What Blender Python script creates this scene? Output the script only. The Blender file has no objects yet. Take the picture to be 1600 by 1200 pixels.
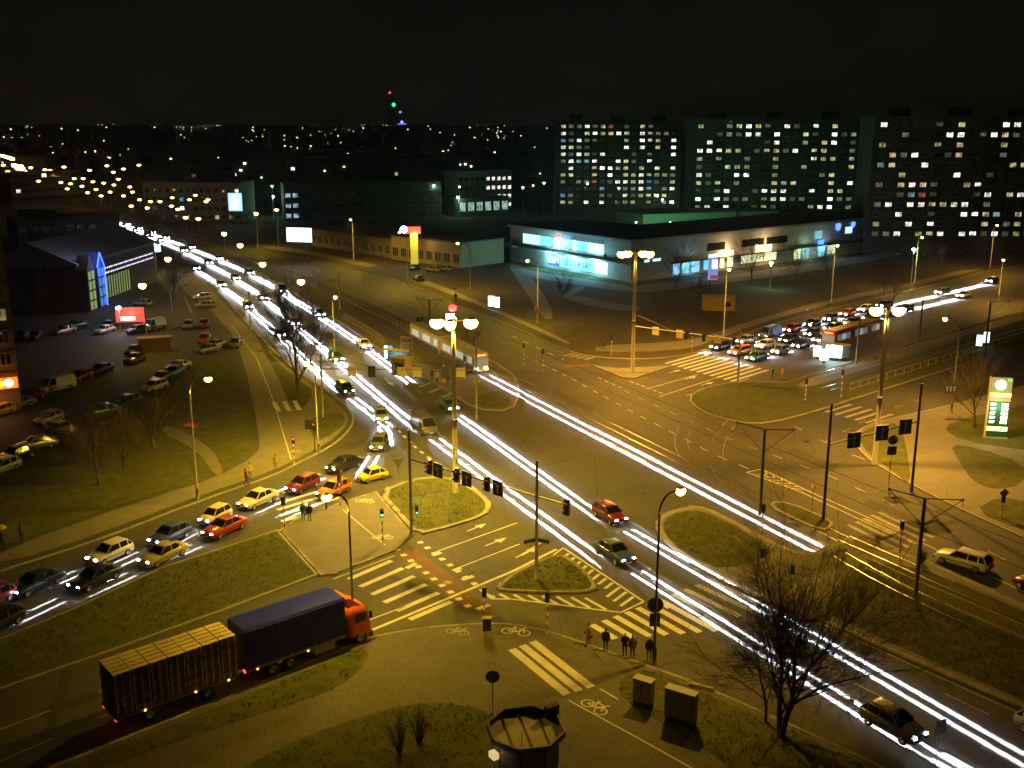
import bpy, math, random
from mathutils import Vector, Matrix
R = math.radians
rng = random.Random(11)
S = bpy.context.scene
COL = S.collection

# ------------------------------------------------------------------ camera, night sky, exposure
CAMH = 35.0; FPX = 1620.0; PITCH = math.atan(400 / FPX)
cd = bpy.data.cameras.new('camera'); cam = bpy.data.objects.new('camera', cd); COL.objects.link(cam)
cam.location = (0, 0, CAMH); cam.rotation_euler = (R(90) - PITCH, 0, 0)
cd.sensor_width = 36; cd.lens = 36 * FPX / 1600; cd.clip_start = .5; cd.clip_end = 20000
S.camera = cam
W = bpy.data.worlds.new('World'); S.world = W; W.use_nodes = True
wn = W.node_tree.nodes; wl = W.node_tree.links; wn.clear()
w_out = wn.new('ShaderNodeOutputWorld'); w_bg = wn.new('ShaderNodeBackground')
w_tc = wn.new('ShaderNodeTexCoord'); w_sp = wn.new('ShaderNodeSeparateXYZ'); w_rp = wn.new('ShaderNodeValToRGB')
wl.new(w_tc.outputs['Generated'], w_sp.inputs[0]); wl.new(w_sp.outputs['Z'], w_rp.inputs[0])
w_rp.color_ramp.elements[0].position = 0.0; w_rp.color_ramp.elements[0].color = (.0052, .0047, .0034, 1)   # town glow low in the sky
w_rp.color_ramp.elements[1].position = .30; w_rp.color_ramp.elements[1].color = (.0017, .0017, .0016, 1)
wl.new(w_rp.outputs[0], w_bg.inputs['Color']); w_bg.inputs['Strength'].default_value = 1.0
wl.new(w_bg.outputs[0], w_out.inputs[0])
S.view_settings.view_transform = 'Standard'; S.view_settings.look = 'None'
S.view_settings.exposure = 0.0; S.view_settings.gamma = 1.0; S.view_settings.use_curve_mapping = False
S.render.engine = 'CYCLES'
cy = S.cycles; cy.use_denoising = True; cy.use_light_tree = True
cy.max_bounces = 4; cy.diffuse_bounces = 2; cy.glossy_bounces = 2; cy.transmission_bounces = 2
cy.sample_clamp_indirect = 4.0; cy.sample_clamp_direct = 0.0; cy.caustics_reflective = False; cy.caustics_refractive = False; cy.volume_bounces = 0; cy.use_adaptive_sampling = True; cy.adaptive_threshold = .015

# ------------------------------------------------------------------ helpers
def G(x, y, z=0.0):
    """ground place seen at photo pixel (x, y), at height z above the street"""
    u = (x - 800) / FPX; v = (600 - y) / FPX
    dy = math.cos(PITCH) + v * math.sin(PITCH); dz = -math.sin(PITCH) + v * math.cos(PITCH)
    t = (z - CAMH) / dz
    return Vector((u * t, dy * t, z))

MATS = {}
def mat(name, col=(.5, .5, .5), rough=.7, metal=0.0, var=0.0, scale=4.0, bump=0.0, emit=0.0, ecol=None, spec=.4, kind=None, sample=False):
    if name in MATS: return MATS[name]
    m = bpy.data.materials.new(name); m.use_nodes = True
    nt = m.node_tree; N = nt.nodes; L = nt.links; b = N['Principled BSDF']
    b.inputs['Roughness'].default_value = rough; b.inputs['Metallic'].default_value = metal
    b.inputs['Specular IOR Level'].default_value = spec
    c4 = tuple(col) + (1,)
    b.inputs['Base Color'].default_value = c4
    if var or bump:
        tc = N.new('ShaderNodeTexCoord'); geo = N.new('ShaderNodeNewGeometry')
        src = geo.outputs['Position']
        nz = N.new('ShaderNodeTexNoise'); nz.inputs['Scale'].default_value = scale; nz.inputs['Detail'].default_value = 5; nz.inputs['Roughness'].default_value = .65
        L.new(src, nz.inputs['Vector'])
        n2 = N.new('ShaderNodeTexNoise'); n2.inputs['Scale'].default_value = scale * .13; n2.inputs['Detail'].default_value = 3
        L.new(src, n2.inputs['Vector'])
        ad = N.new('ShaderNodeMath'); ad.operation = 'MULTIPLY_ADD'; ad.inputs[1].default_value = .55; L.new(nz.outputs['Fac'], ad.inputs[0])
        m2 = N.new('ShaderNodeMath'); m2.operation = 'MULTIPLY'; m2.inputs[1].default_value = .45; L.new(n2.outputs['Fac'], m2.inputs[0]); L.new(m2.outputs[0], ad.inputs[2])
        rp = N.new('ShaderNodeValToRGB')
        rp.color_ramp.elements[0].position = .3; rp.color_ramp.elements[1].position = .72
        rp.color_ramp.elements[0].color = tuple(max(0, c * (1 - var)) for c in col) + (1,)
        rp.color_ramp.elements[1].color = tuple(min(1, c * (1 + var)) for c in col) + (1,)
        L.new(ad.outputs[0], rp.inputs[0]); L.new(rp.outputs[0], b.inputs['Base Color'])
        last = rp.outputs[0]; hsrc = nz.outputs['Fac']
        if kind == 'pavers':
            mp = N.new('ShaderNodeMapping'); mp.inputs['Rotation'].default_value[2] = R(28); L.new(src, mp.inputs[0])
            br = N.new('ShaderNodeTexBrick'); br.inputs['Scale'].default_value = 1.0; br.inputs['Brick Width'].default_value = .5; br.inputs['Row Height'].default_value = .25
            br.inputs['Mortar Size'].default_value = .022; br.inputs['Color1'].default_value = (1, 1, 1, 1); br.inputs['Color2'].default_value = (.8, .8, .8, 1); br.inputs['Mortar'].default_value = (.35, .35, .35, 1)
            L.new(mp.outputs[0], br.inputs['Vector'])
            mx = N.new('ShaderNodeMixRGB'); mx.blend_type = 'MULTIPLY'; mx.inputs[0].default_value = .85
            L.new(last, mx.inputs[1]); L.new(br.outputs['Color'], mx.inputs[2]); L.new(mx.outputs[0], b.inputs['Base Color'])
        if kind == 'asphalt':
            vo = N.new('ShaderNodeTexVoronoi'); vo.feature = 'DISTANCE_TO_EDGE'; vo.inputs['Scale'].default_value = .11; L.new(src, vo.inputs['Vector'])
            ms = N.new('ShaderNodeMath'); ms.operation = 'GREATER_THAN'; ms.inputs[1].default_value = .006; L.new(vo.outputs['Distance'], ms.inputs[0])
            mm = N.new('ShaderNodeMath'); mm.operation = 'MULTIPLY_ADD'; mm.inputs[1].default_value = .35; mm.inputs[2].default_value = .65; L.new(ms.outputs[0], mm.inputs[0])
            # worn wheel paths, patches
            n3 = N.new('ShaderNodeTexNoise'); n3.inputs['Scale'].default_value = .06; n3.inputs['Detail'].default_value = 4; n3.inputs['Distortion'].default_value = .6; L.new(src, n3.inputs['Vector'])
            m3 = N.new('ShaderNodeMath'); m3.operation = 'MULTIPLY_ADD'; m3.inputs[1].default_value = .9; m3.inputs[2].default_value = .55; L.new(n3.outputs['Fac'], m3.inputs[0])
            m4 = N.new('ShaderNodeMath'); m4.operation = 'MULTIPLY'; L.new(mm.outputs[0], m4.inputs[0]); L.new(m3.outputs[0], m4.inputs[1])
            mx = N.new('ShaderNodeMixRGB'); mx.blend_type = 'MULTIPLY'; mx.inputs[0].default_value = 1
            L.new(last, mx.inputs[1]); L.new(m4.outputs[0], mx.inputs[2]); L.new(mx.outputs[0], b.inputs['Base Color'])
            rr = N.new('ShaderNodeMath'); rr.operation = 'MULTIPLY_ADD'; rr.inputs[1].default_value = .35; rr.inputs[2].default_value = rough - .15; L.new(n3.outputs['Fac'], rr.inputs[0]); L.new(rr.outputs[0], b.inputs['Roughness'])
        if kind == 'grass':
            n3 = N.new('ShaderNodeTexNoise'); n3.inputs['Scale'].default_value = 1.1; n3.inputs['Detail'].default_value = 8; n3.inputs['Roughness'].default_value = .8; L.new(src, n3.inputs['Vector'])
            r3 = N.new('ShaderNodeValToRGB'); r3.color_ramp.elements[0].position = .56; r3.color_ramp.elements[1].position = .7; r3.color_ramp.elements[0].color = (0, 0, 0, 1)
            L.new(n3.outputs['Fac'], r3.inputs[0])
            mx = N.new('ShaderNodeMixRGB'); mx.inputs[2].default_value = (.15, .115, .055, 1); L.new(r3.outputs[0], mx.inputs[0]); L.new(last, mx.inputs[1]); L.new(mx.outputs[0], b.inputs['Base Color'])
        if bump:
            bp = N.new('ShaderNodeBump'); bp.inputs['Strength'].default_value = bump; bp.inputs['Distance'].default_value = .05
            L.new(hsrc, bp.inputs['Height']); L.new(bp.outputs[0], b.inputs['Normal'])
    if emit:
        b.inputs['Emission Color'].default_value = tuple(ecol or col) + (1,); b.inputs['Emission Strength'].default_value = emit
    m.cycles.emission_sampling = 'AUTO' if sample else 'NONE'
    MATS[name] = m
    return m

ASPH = mat('asphalt', (.062, .058, .054), .72, var=.22, scale=9, bump=.25, kind='asphalt', spec=.35)
ASPH2 = mat('parking_asphalt', (.05, .049, .047), .8, var=.3, scale=6, bump=.3, kind='asphalt')
PAVE = mat('concrete_pavers', (.125, .11, .095), .85, var=.2, scale=3, bump=.2, kind='pavers')
SLABM = mat('paving_slabs', (.15, .138, .12), .85, var=.25, scale=5, bump=.2)
GRASS = mat('winter_grass', (.082, .088, .03), .95, var=.55, scale=7, bump=.9, kind='grass', spec=.1)
EARTH = mat('dark_ground', (.035, .036, .02), .95, var=.5, scale=.4, spec=.1)
KERBM = mat('kerb_concrete', (.27, .25, .21), .85, var=.3, scale=6, bump=.2)
KERB2 = mat('kerb_concrete_worn', (.18, .165, .14), .85, var=.35, scale=6, bump=.2)
PAINT = mat('road_paint', (.55, .54, .5), .7, var=.28, scale=7)
PAINTW = mat('road_paint_worn', (.32, .31, .28), .75, var=.5, scale=5)
REDM = mat('red_cycle_paint', (.13, .06, .038), .8, var=.5, scale=3)
RAILM = mat('rail_steel', (.42, .4, .37), .3, .9, var=.15, scale=3)
STEEL = mat('galvanised_steel', (.3, .3, .29), .5, .6, var=.2, scale=8)
POLEM = mat('painted_pole', (.2, .19, .17), .6, .2, var=.25, scale=5)
CONCP = mat('concrete_mast', (.33, .31, .27), .8, var=.2, scale=5)
DARKP = mat('dark_pole', (.06, .055, .05), .55, .3, var=.2, scale=5)
BLACK = mat('black_plastic', (.012, .012, .012), .5)
YELLOWP = mat('yellow_paint', (.55, .36, .02), .5, var=.15, scale=5)
WHITEP = mat('white_paint', (.72, .71, .68), .5, var=.1, scale=5)
REDP = mat('red_paint', (.5, .03, .02), .5)
BLUEP = mat('blue_paint', (.02, .06, .35), .5)
GLASSD = mat('dark_glass', (.012, .014, .016), .08, spec=.7)
RUBBER = mat('rubber', (.018, .018, .018), .85)
RIM = mat('wheel_rim', (.45, .45, .45), .35, .8)
CHROME = mat('chrome', (.6, .6, .6), .2, 1)
PLATE = mat('plate_white', (.7, .7, .68), .5)
E_SOD = mat('sodium_lens', (1, .6, .15), .4, emit=18, ecol=(1, .56, .12))
E_SODFAR = mat('sodium_lens_far', (1, .6, .15), .4, emit=14, ecol=(1, .56, .12))
E_SOD_OFFSIDE = mat('sodium_lens_soft', (1, .6, .15), .4, emit=9, ecol=(1, .62, .2))
E_MERC = mat('mercury_lens', (.6, 1, .75), .4, emit=14, ecol=(.5, 1, .68))
E_WHT = mat('white_lens', (1, 1, 1), .4, emit=30, ecol=(.9, .95, 1))
E_HEAD = mat('headlight_lit', (1, 1, 1), .3, emit=140, ecol=(.9, .95, 1))
E_TAIL = mat('tail_lit', (.8, .02, .01), .3, emit=5, ecol=(1, .04, .015))
E_AMB = mat('amber_lit', (1, .45, .05), .3, emit=8, ecol=(1, .45, .05))
E_RED = mat('signal_red', (1, .03, .02), .3, emit=9, ecol=(1, .03, .03))
E_GRN = mat('signal_green', (.05, 1, .5), .3, emit=6, ecol=(.08, 1, .6))
OFFLENS = mat('lens_off', (.05, .05, .05), .2)
HEADOFF = mat('headlight_glass', (.5, .5, .5), .12, .3)
TAILOFF = mat('tail_glass', (.18, .01, .01), .15)

KIDS = {}
class MB:
    def __init__(self): self.v = []; self.f = []; self.m = []; self.mi = 0
    def face(self, idx): self.f.append(tuple(idx)); self.m.append(self.mi)
    def add(self, vs, fs):
        o = len(self.v); self.v += [tuple(p) for p in vs]
        for f in fs: self.face([o + i for i in f])
    def box(self, c, s, rz=0.0, M=None):
        x, y, z = s[0] / 2, s[1] / 2, s[2] / 2
        vs = [(-x, -y, -z), (x, -y, -z), (x, y, -z), (-x, y, -z), (-x, -y, z), (x, -y, z), (x, y, z), (-x, y, z)]
        ca, sa = math.cos(rz), math.sin(rz)
        out = []
        for p in vs:
            if M is not None: q = M @ Vector(p); out.append((c[0] + q.x, c[1] + q.y, c[2] + q.z))
            else: out.append((c[0] + p[0] * ca - p[1] * sa, c[1] + p[0] * sa + p[1] * ca, c[2] + p[2]))
        self.add(out, [(3, 2, 1, 0), (4, 5, 6, 7), (0, 1, 5, 4), (1, 2, 6, 5), (2, 3, 7, 6), (3, 0, 4, 7)])
        return self
    def bar(self, a, b, w, h=None):
        a = Vector(a); b = Vector(b); d = b - a; L = d.length
        if L < 1e-6: return self
        M = d.to_track_quat('X', 'Z').to_matrix()
        c = (a + b) / 2
        return self.box(c, (L, w, h or w), M=M)
    def tube(self, pts, rads, n=8, cap=True):
        pts = [Vector(p) for p in pts]; o = len(self.v); k = len(pts)
        for i, p in enumerate(pts):
            d = (pts[min(i + 1, k - 1)] - pts[max(i - 1, 0)])
            d = d.normalized() if d.length > 1e-9 else Vector((0, 0, 1))
            a = d.cross(Vector((0, 0, 1)))
            if a.length < .05: a = d.cross(Vector((0, 1, 0)))
            a.normalize(); b = d.cross(a)
            r = rads[i] if isinstance(rads, (list, tuple)) else rads
            for j in range(n):
                t = 2 * math.pi * j / n
                q = p + a * (r * math.cos(t)) + b * (r * math.sin(t)); self.v.append(tuple(q))
        for i in range(k - 1):
            for j in range(n):
                self.face((o + i * n + j, o + i * n + (j + 1) % n, o + (i + 1) * n + (j + 1) % n, o + (i + 1) * n + j))
        if cap:
            self.face([o + j for j in range(n)]); self.face([o + (k - 1) * n + n - 1 - j for j in range(n)])
        return self
    def lathe(self, c, prof, n=12, axis='z', sx=1.0, sy=1.0):
        """prof: (radius, height) pairs"""
        o = len(self.v)
        for r, h in prof:
            for j in range(n):
                t = 2 * math.pi * j / n; x = r * math.cos(t) * sx; y = r * math.sin(t) * sy
                p = {'z': (x, y, h), 'x': (h, x, y), 'y': (x, h, y)}[axis]
                self.v.append((c[0] + p[0], c[1] + p[1], c[2] + p[2]))
        k = len(prof)
        for i in range(k - 1):
            for j in range(n):
                self.face((o + i * n + j, o + i * n + (j + 1) % n, o + (i + 1) * n + (j + 1) % n, o + (i + 1) * n + j))
        self.face([o + n - 1 - j for j in range(n)]); self.face([o + (k - 1) * n + j for j in range(n)])
        return self
    def prism(self, poly, z0, z1, bottom=False):
        n = len(poly); o = len(self.v)
        self.v += [(p[0], p[1], z0) for p in poly] + [(p[0], p[1], z1) for p in poly]
        a = sum(poly[i][0] * poly[(i + 1) % n][1] - poly[(i + 1) % n][0] * poly[i][1] for i in range(n))
        top = [o + n + i for i in range(n)]
        if a < 0: top = top[::-1]
        self.face(top)
        if bottom: self.face([i - n for i in top][::-1])
        for i in range(n):
            j = (i + 1) % n
            q = (o + i, o + j, o + n + j, o + n + i)
            self.face(q if a > 0 else q[::-1])
        return self
    def loft(self, secs, cap=True):
        n = len(secs[0]); o = len(self.v)
        for s in secs: self.v += [tuple(p) for p in s]
        for i in range(len(secs) - 1):
            for j in range(n):
                self.face((o + i * n + j, o + i * n + (j + 1) % n, o + (i + 1) * n + (j + 1) % n, o + (i + 1) * n + j))
        if cap:
            self.face([o + n - 1 - j for j in range(n)]); e = o + (len(secs) - 1) * n; self.face([e + j for j in range(n)])
        return self
    def mesh(self, name, mats, smooth=False):
        me = bpy.data.meshes.new(name); me.from_pydata(self.v, [], self.f)
        ms = mats if isinstance(mats, (list, tuple)) else [mats]
        for m in ms: me.materials.append(m)
        if len(ms) > 1: me.polygons.foreach_set('material_index', self.m)
        if smooth: me.polygons.foreach_set('use_smooth', [True] * len(me.polygons))
        me.update(); return me
    def build(self, name, mats, parent=None, smooth=False, loc=None, rz=0.0):
        return link(name, self.mesh(name, mats, smooth), parent, loc, rz)

def link(name, data, parent=None, loc=None, rz=0.0):
    o = bpy.data.objects.new(name, data); COL.objects.link(o)
    if parent is not None: o.parent = parent; KIDS.setdefault(parent.name, []).append(o)
    if loc is not None: o.location = loc
    if rz: o.rotation_euler = (0, 0, rz)
    return o
def tag(o, label=None, cat=None, group=None, kind=None):
    if label: o['label'] = label
    if cat: o['category'] = cat
    if group: o['group'] = group
    if kind: o['kind'] = kind
    return o
def thing(name, label, cat, loc=(0, 0, 0), rz=0.0, group=None):
    o = link(name, None, None, loc, rz); o.empty_display_size = .3
    return tag(o, label, cat, group)
def dup(src, loc=None, rz=None, label=None, group=None, parent=None):
    c = src.copy(); COL.objects.link(c)
    if parent is not None: c.parent = parent; KIDS.setdefault(parent.name, []).append(c)
    if loc is not None: c.location = loc
    if rz is not None: c.rotation_euler = (0, 0, rz)
    if label: c['label'] = label
    if group: c['group'] = group
    for k in KIDS.get(src.name, []): dup(k, parent=c)
    return c
def kids(o, name): return [k for k in KIDS.get(o.name, []) if k.name.split('.')[0] == name]
def setmat(o, m, i=0):
    s = o.material_slots[i]; s.link = 'OBJECT'; s.material = m
def struct(name, mb, m, parent=None, smooth=False):
    o = mb.build(name, m, parent, smooth)
    if parent is None: o['kind'] = 'structure'
    return o
def lamp(name, kind, power, col, loc, parent=None, radius=.15, spot=None, rot=None):
    d = bpy.data.lights.new(name, kind); d.energy = power; d.color = col; d.shadow_soft_size = radius
    if spot: d.spot_size = R(spot[0]); d.spot_blend = spot[1]
    o = link(name, d, parent, loc)
    if rot: o.rotation_euler = rot
    return o
_fc = {}
def text_mesh(s, size, m, depth=.01):
    k = (s, size, m.name)
    if k in _fc: return _fc[k]
    cu = bpy.data.curves.new('lettering', 'FONT'); cu.body = s; cu.size = size; cu.extrude = depth; cu.align_x = 'CENTER'; cu.align_y = 'CENTER'
    o = bpy.data.objects.new('lettering', cu); COL.objects.link(o)
    dg = bpy.context.evaluated_depsgraph_get(); me = bpy.data.meshes.new_from_object(o.evaluated_get(dg))
    bpy.data.objects.remove(o); me.materials.clear(); me.materials.append(m); _fc[k] = me
    return me
def text(s, size, m, parent, loc, rot, name='lettering'):
    o = link(name, text_mesh(s, size, m), parent, loc); o.rotation_euler = rot; return o
def chaikin(P, n=2, closed=True):
    for _ in range(n):
        Q = []
        m = len(P)
        for i in range(m if closed else m - 1):
            a, b = P[i], P[(i + 1) % m]
            Q += [a * .75 + b * .25, a * .25 + b * .75]
        if not closed: Q = [P[0]] + Q + [P[-1]]
        P = Q
    return P
def inset(P, d):
    n = len(P); a = sum(P[i].x * P[(i + 1) % n].y - P[(i + 1) % n].x * P[i].y for i in range(n)); s = 1 if a > 0 else -1
    out = []
    for i in range(n):
        e1 = (P[i] - P[i - 1]); e2 = (P[(i + 1) % n] - P[i])
        n1 = Vector((-e1.y, e1.x, 0)); n2 = Vector((-e2.y, e2.x, 0))
        if n1.length: n1.normalize()
        if n2.length: n2.normalize()
        nn = n1 + n2; nn = nn.normalized() if nn.length > 1e-6 else n1
        k = min(1.6, 1 / max(.4, nn.dot(n1)))
        out.append(P[i] + nn * (d * s * k))
    return out
def gp(px): return [G(*p) for p in px]

_ONES = ['first', 'second', 'third', 'fourth', 'fifth', 'sixth', 'seventh', 'eighth', 'ninth', 'tenth', 'eleventh', 'twelfth', 'thirteenth', 'fourteenth', 'fifteenth', 'sixteenth', 'seventeenth', 'eighteenth', 'nineteenth']
def nth(n):
    n += 1
    if n < 20: return _ONES[n - 1]
    t, u = divmod(n, 10)
    return (['twentieth', 'thirtieth', 'fortieth', 'fiftieth', 'sixtieth'][t - 2] if u == 0 else ['twenty', 'thirty', 'forty', 'fifty', 'sixty'][t - 2] + '-' + _ONES[u - 1])
# ------------------------------------------------------------------ ground, roads, pavements
g = MB(); g.add([(-4450, -100, -.06), (4450, -100, -.06), (4450, 4700, -.06), (-4450, 4700, -.06)], [(0, 1, 2, 3)])
struct('ground', g, EARTH)
rp = gp([(-700, 1500), (-700, 800), (-100, 310), (20, 298), (130, 300), (800, 380), (1250, 430), (1900, 330), (2300, 420), (2300, 1050), (2000, 1700), (300, 1700)])
struct('road', MB().prism(rp, -.055, 0), ASPH)

def stones(kerb_parent, P, length=1.0, w=.22, z=.02, h=.13):
    """single kerb stones along a closed outline"""
    ma = MB().box((0, 0, 0), (length - .03, w, h)).mesh('kerb_stone', KERBM); mb_ = MB().box((0, 0, 0), (length - .03, w, h)).mesh('kerb_stone', KERB2)
    n = len(P); acc = 0.0; k = 0; out = 0
    for i in range(n):
        a, b = P[i], P[(i + 1) % n]; L = (b - a).length; d = (b - a).normalized() if L else Vector((1, 0, 0))
        while acc < L:
            p = a + d * acc
            if p.y < 135 and -50 < p.x < 45 and p.y > 50 and out < 300:
                o = link('kerb_stone', ma if rng.random() < .6 else mb_, kerb_parent, (p.x, p.y, z + h / 2 + rng.uniform(-.008, .008)), math.atan2(d.y, d.x) + rng.uniform(-.012, .012)); out += 1
            acc += length
        acc -= L
def slab(name, px, top, z=.12, sm=1, kerb=.22, kname='kerb', stone=False, topz=.012):
    P = chaikin(gp(px), sm) if sm else gp(px)
    k = struct(kname, MB().prism(P, -.02, z), KERBM)
    if stone: stones(k, inset(P, .11), z=.012)
    o = struct(name, MB().prism(inset(P, kerb), z - .03, z + topz), top)
    return P
def patch(name, px, m, z=.145, sm=1, z0=None):
    P = chaikin(gp(px), sm) if sm else gp(px)
    return struct(name, MB().prism(P, (z - .03) if z0 is None else z0, z), m)

near = slab('pavement', [(578, 997), (650, 983), (750, 975), (800, 976), (860, 988), (930, 1012), (1000, 1037), (1060, 1058), (1110, 1078), (1240, 1135), (1400, 1210), (1700, 1370), (1700, 1800), (-400, 1800), (-400, 1395), (180, 1160), (400, 1072), (540, 1012)], PAVE, stone=True, kerb=.25)
patch('grass_verge', [(572, 1012), (577, 1037), (532, 1075), (475, 1097), (400, 1120), (200, 1190), (-200, 1330), (-300, 1350), (180, 1172), (400, 1084), (540, 1025)], GRASS)
patch('grass_bed', [(300, 1250), (400, 1192), (480, 1152), (575, 1120), (625, 1106), (675, 1101), (725, 1105), (770, 1118), (795, 1160), (800, 1300), (700, 1500), (250, 1500)], GRASS)
patch('grass_verge', [(967, 1062), (1015, 1047), (1060, 1069), (1110, 1090), (1240, 1147), (1400, 1226), (1650, 1370), (1500, 1420), (1180, 1230), (1075, 1155), (970, 1098)], GRASS)
slab('grass_median', [(-300, 1190), (0, 1079), (150, 1027), (350, 955), (497, 899), (434, 829), (250, 889), (120, 950), (0, 1000), (-300, 1115)], GRASS, sm=0)
slab('pavement', [(437, 830), (470, 806), (535, 786), (588, 769), (646, 838), (617, 862), (520, 899), (499, 899)], SLABM, sm=0, stone=True)
slab('grass_island', [(590, 770), (640, 750), (685, 745), (718, 751), (757, 774), (770, 792), (757, 808), (707, 824), (650, 838), (622, 806)], GRASS, stone=True, kerb=.5)
slab('grass_island', [(772, 922), (800, 898), (835, 880), (875, 866), (905, 884), (932, 913), (926, 926), (875, 928), (800, 925)], GRASS, stone=True, kerb=.3)
slab('tram_reservation', [(1022, 822), (1032, 806), (1060, 796), (1090, 791), (1125, 803), (1200, 845), (1262, 870), (1310, 845), (1345, 840), (1405, 862), (1465, 884), (1600, 947), (1900, 1080), (1900, 1240), (1600, 1109), (1282, 971), (1150, 919), (1100, 893), (1075, 879), (1034, 843)], SLABM, stone=True, kerb=.5)
patch('grass_island', [(1034, 823), (1045, 808), (1080, 798), (1115, 806), (1190, 848), (1205, 862), (1195, 875), (1130, 893), (1085, 876), (1048, 850)], GRASS)
patch('grass_reservation', [(1330, 898), (1352, 878), (1420, 888), (1470, 900), (1600, 958), (1900, 1090), (1900, 1230), (1600, 1098), (1300, 966), (1285, 945)], GRASS)
slab('grass_island', [(1198, 786), (1232, 785), (1300, 814), (1302, 824), (1285, 832), (1220, 803)], GRASS, kerb=.3)
slab('pavement', [(1332, 690), (1338, 673), (1375, 658), (1460, 640), (1600, 604), (2000, 500), (2400, 700), (2000, 1020), (1600, 842), (1490, 792), (1440, 767), (1390, 740), (1350, 714)], SLABM)
patch('grass_verge', [(1340, 687), (1347, 676), (1375, 665), (1406, 663), (1416, 700), (1425, 762), (1395, 738), (1357, 712)], GRASS)
patch('grass_verge', [(1470, 668), (1520, 652), (1700, 610), (1900, 640), (1900, 740), (1600, 705), (1500, 690)], GRASS)
patch('grass_verge', [(1483, 695), (1530, 702), (1600, 726), (1600, 758), (1555, 768), (1520, 755), (1500, 725)], GRASS)
patch('grass_verge', [(1560, 778), (1600, 785), (1700, 810), (1800, 900), (1600, 832), (1520, 800)], GRASS)
patch('forecourt', [(1620, 730), (1900, 760), (2100, 900), (1900, 930), (1640, 800)], ASPH2)
slab('grass_island', [(1072, 622), (1100, 606), (1150, 597), (1200, 597), (1230, 599), (1290, 577), (1400, 543), (1500, 513), (1600, 485), (1900, 405), (1900, 455), (1600, 540), (1450, 588), (1340, 622), (1280, 642), (1200, 663), (1150, 661), (1095, 645)], GRASS)
patch('tram_platform', [(1240, 603), (1290, 583), (1400, 549), (1500, 519), (1600, 491), (1600, 502), (1450, 548), (1340, 582), (1262, 608)], SLABM)
slab('paved_island', [(922, 571), (962, 577), (1052, 572), (990, 592), (975, 591)], SLABM, kerb=.25, sm=0)
# far side of the main road
slab('lawn', [(-20, 299), (60, 312), (130, 325), (210, 338), (265, 356), (325, 371), (400, 390), (490, 406), (560, 422), (640, 445), (720, 477), (800, 511), (882, 548), (930, 559), (1000, 562), (1050, 559), (1100, 550), (1180, 515), (1300, 482), (1420, 455), (1560, 420), (1800, 372), (1800, 300), (1200, 285), (800, 270), (400, 262), (50, 280)], mat('worn_lawn', (.07, .058, .03), .95, var=.5, scale=3, bump=.6, kind='grass', spec=.1))
for pi_, (px, m) in enumerate([([(400, 380), (490, 394), (570, 410), (660, 436), (740, 468), (820, 503), (890, 535), (890, 541), (820, 509), (740, 475), (655, 442), (570, 417), (490, 400), (400, 386)], SLABM),
              ([(560, 420), (620, 412), (700, 408), (760, 415), (760, 430), (715, 440), (650, 440), (600, 432)], ASPH2),
              ([(790, 410), (812, 412), (850, 460), (868, 500), (848, 500), (825, 462)], SLABM),
              ([(800, 418), (850, 428), (935, 440), (985, 448), (985, 456), (950, 454), (880, 443), (800, 429)], SLABM),
              ([(880, 468), (905, 462), (950, 474), (1000, 480), (1000, 488), (945, 484)], SLABM),
              ([(905, 447), (918, 450), (886, 468), (874, 466)], SLABM),
              ([(985, 448), (1100, 436), (1250, 415), (1400, 392), (1400, 402), (1250, 428), (1100, 448), (985, 460)], SLABM),
              ([(930, 542), (1050, 536), (1100, 528), (1180, 500), (1300, 468), (1420, 443), (1560, 410), (1560, 415), (1420, 449), (1300, 475), (1180, 508), (1100, 540), (1050, 550), (930, 552)], SLABM),
              ([(1380, 400), (1600, 380), (1600, 412), (1480, 428), (1400, 412)], ASPH2)]):
    patch('footpath' if m is SLABM else 'car_park', px, m, z=.15 + .005 * pi_, sm=1, z0=.1)
# left block of pavements, lawn and car park
slab('car_park', [(20, 300), (100, 323), (212, 357), (305, 414), (390, 508), (440, 561), (480, 591), (520, 616), (546, 638), (555, 655), (548, 673), (520, 698), (470, 723), (430, 744), (312, 784), (150, 847), (0, 894), (-400, 1025), (-1100, 700), (-300, 300)], ASPH2)
patch('pavement', [(296, 414), (303, 425), (385, 512), (436, 566), (478, 598), (516, 622), (538, 642), (545, 656), (538, 672), (512, 694), (465, 718), (428, 737), (310, 777), (150, 838), (0, 886), (0, 862), (225, 783), (335, 750), (400, 714), (408, 690), (380, 560), (355, 508), (280, 450), (270, 425)], SLABM)
patch('lawn', [(300, 556), (370, 562), (402, 690), (394, 710), (330, 745), (222, 778), (0, 857), (-200, 920), (-200, 810), (0, 765), (150, 715), (240, 650), (285, 600)], GRASS, z=.14)
patch('grass_verge', [(396, 521), (432, 566), (470, 598), (492, 614), (475, 640), (455, 640), (434, 590)], GRASS, z=.16)
patch('grass_verge', [(478, 657), (530, 645), (541, 655), (535, 668), (506, 688), (492, 692)], GRASS, z=.16)
patch('footpath', [(265, 665), (330, 700), (352, 742), (338, 748), (310, 706), (250, 676)], SLABM, z=.155)
patch('lawn', [(245, 418), (285, 440), (262, 452), (228, 440)], GRASS, z=.15)
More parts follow.
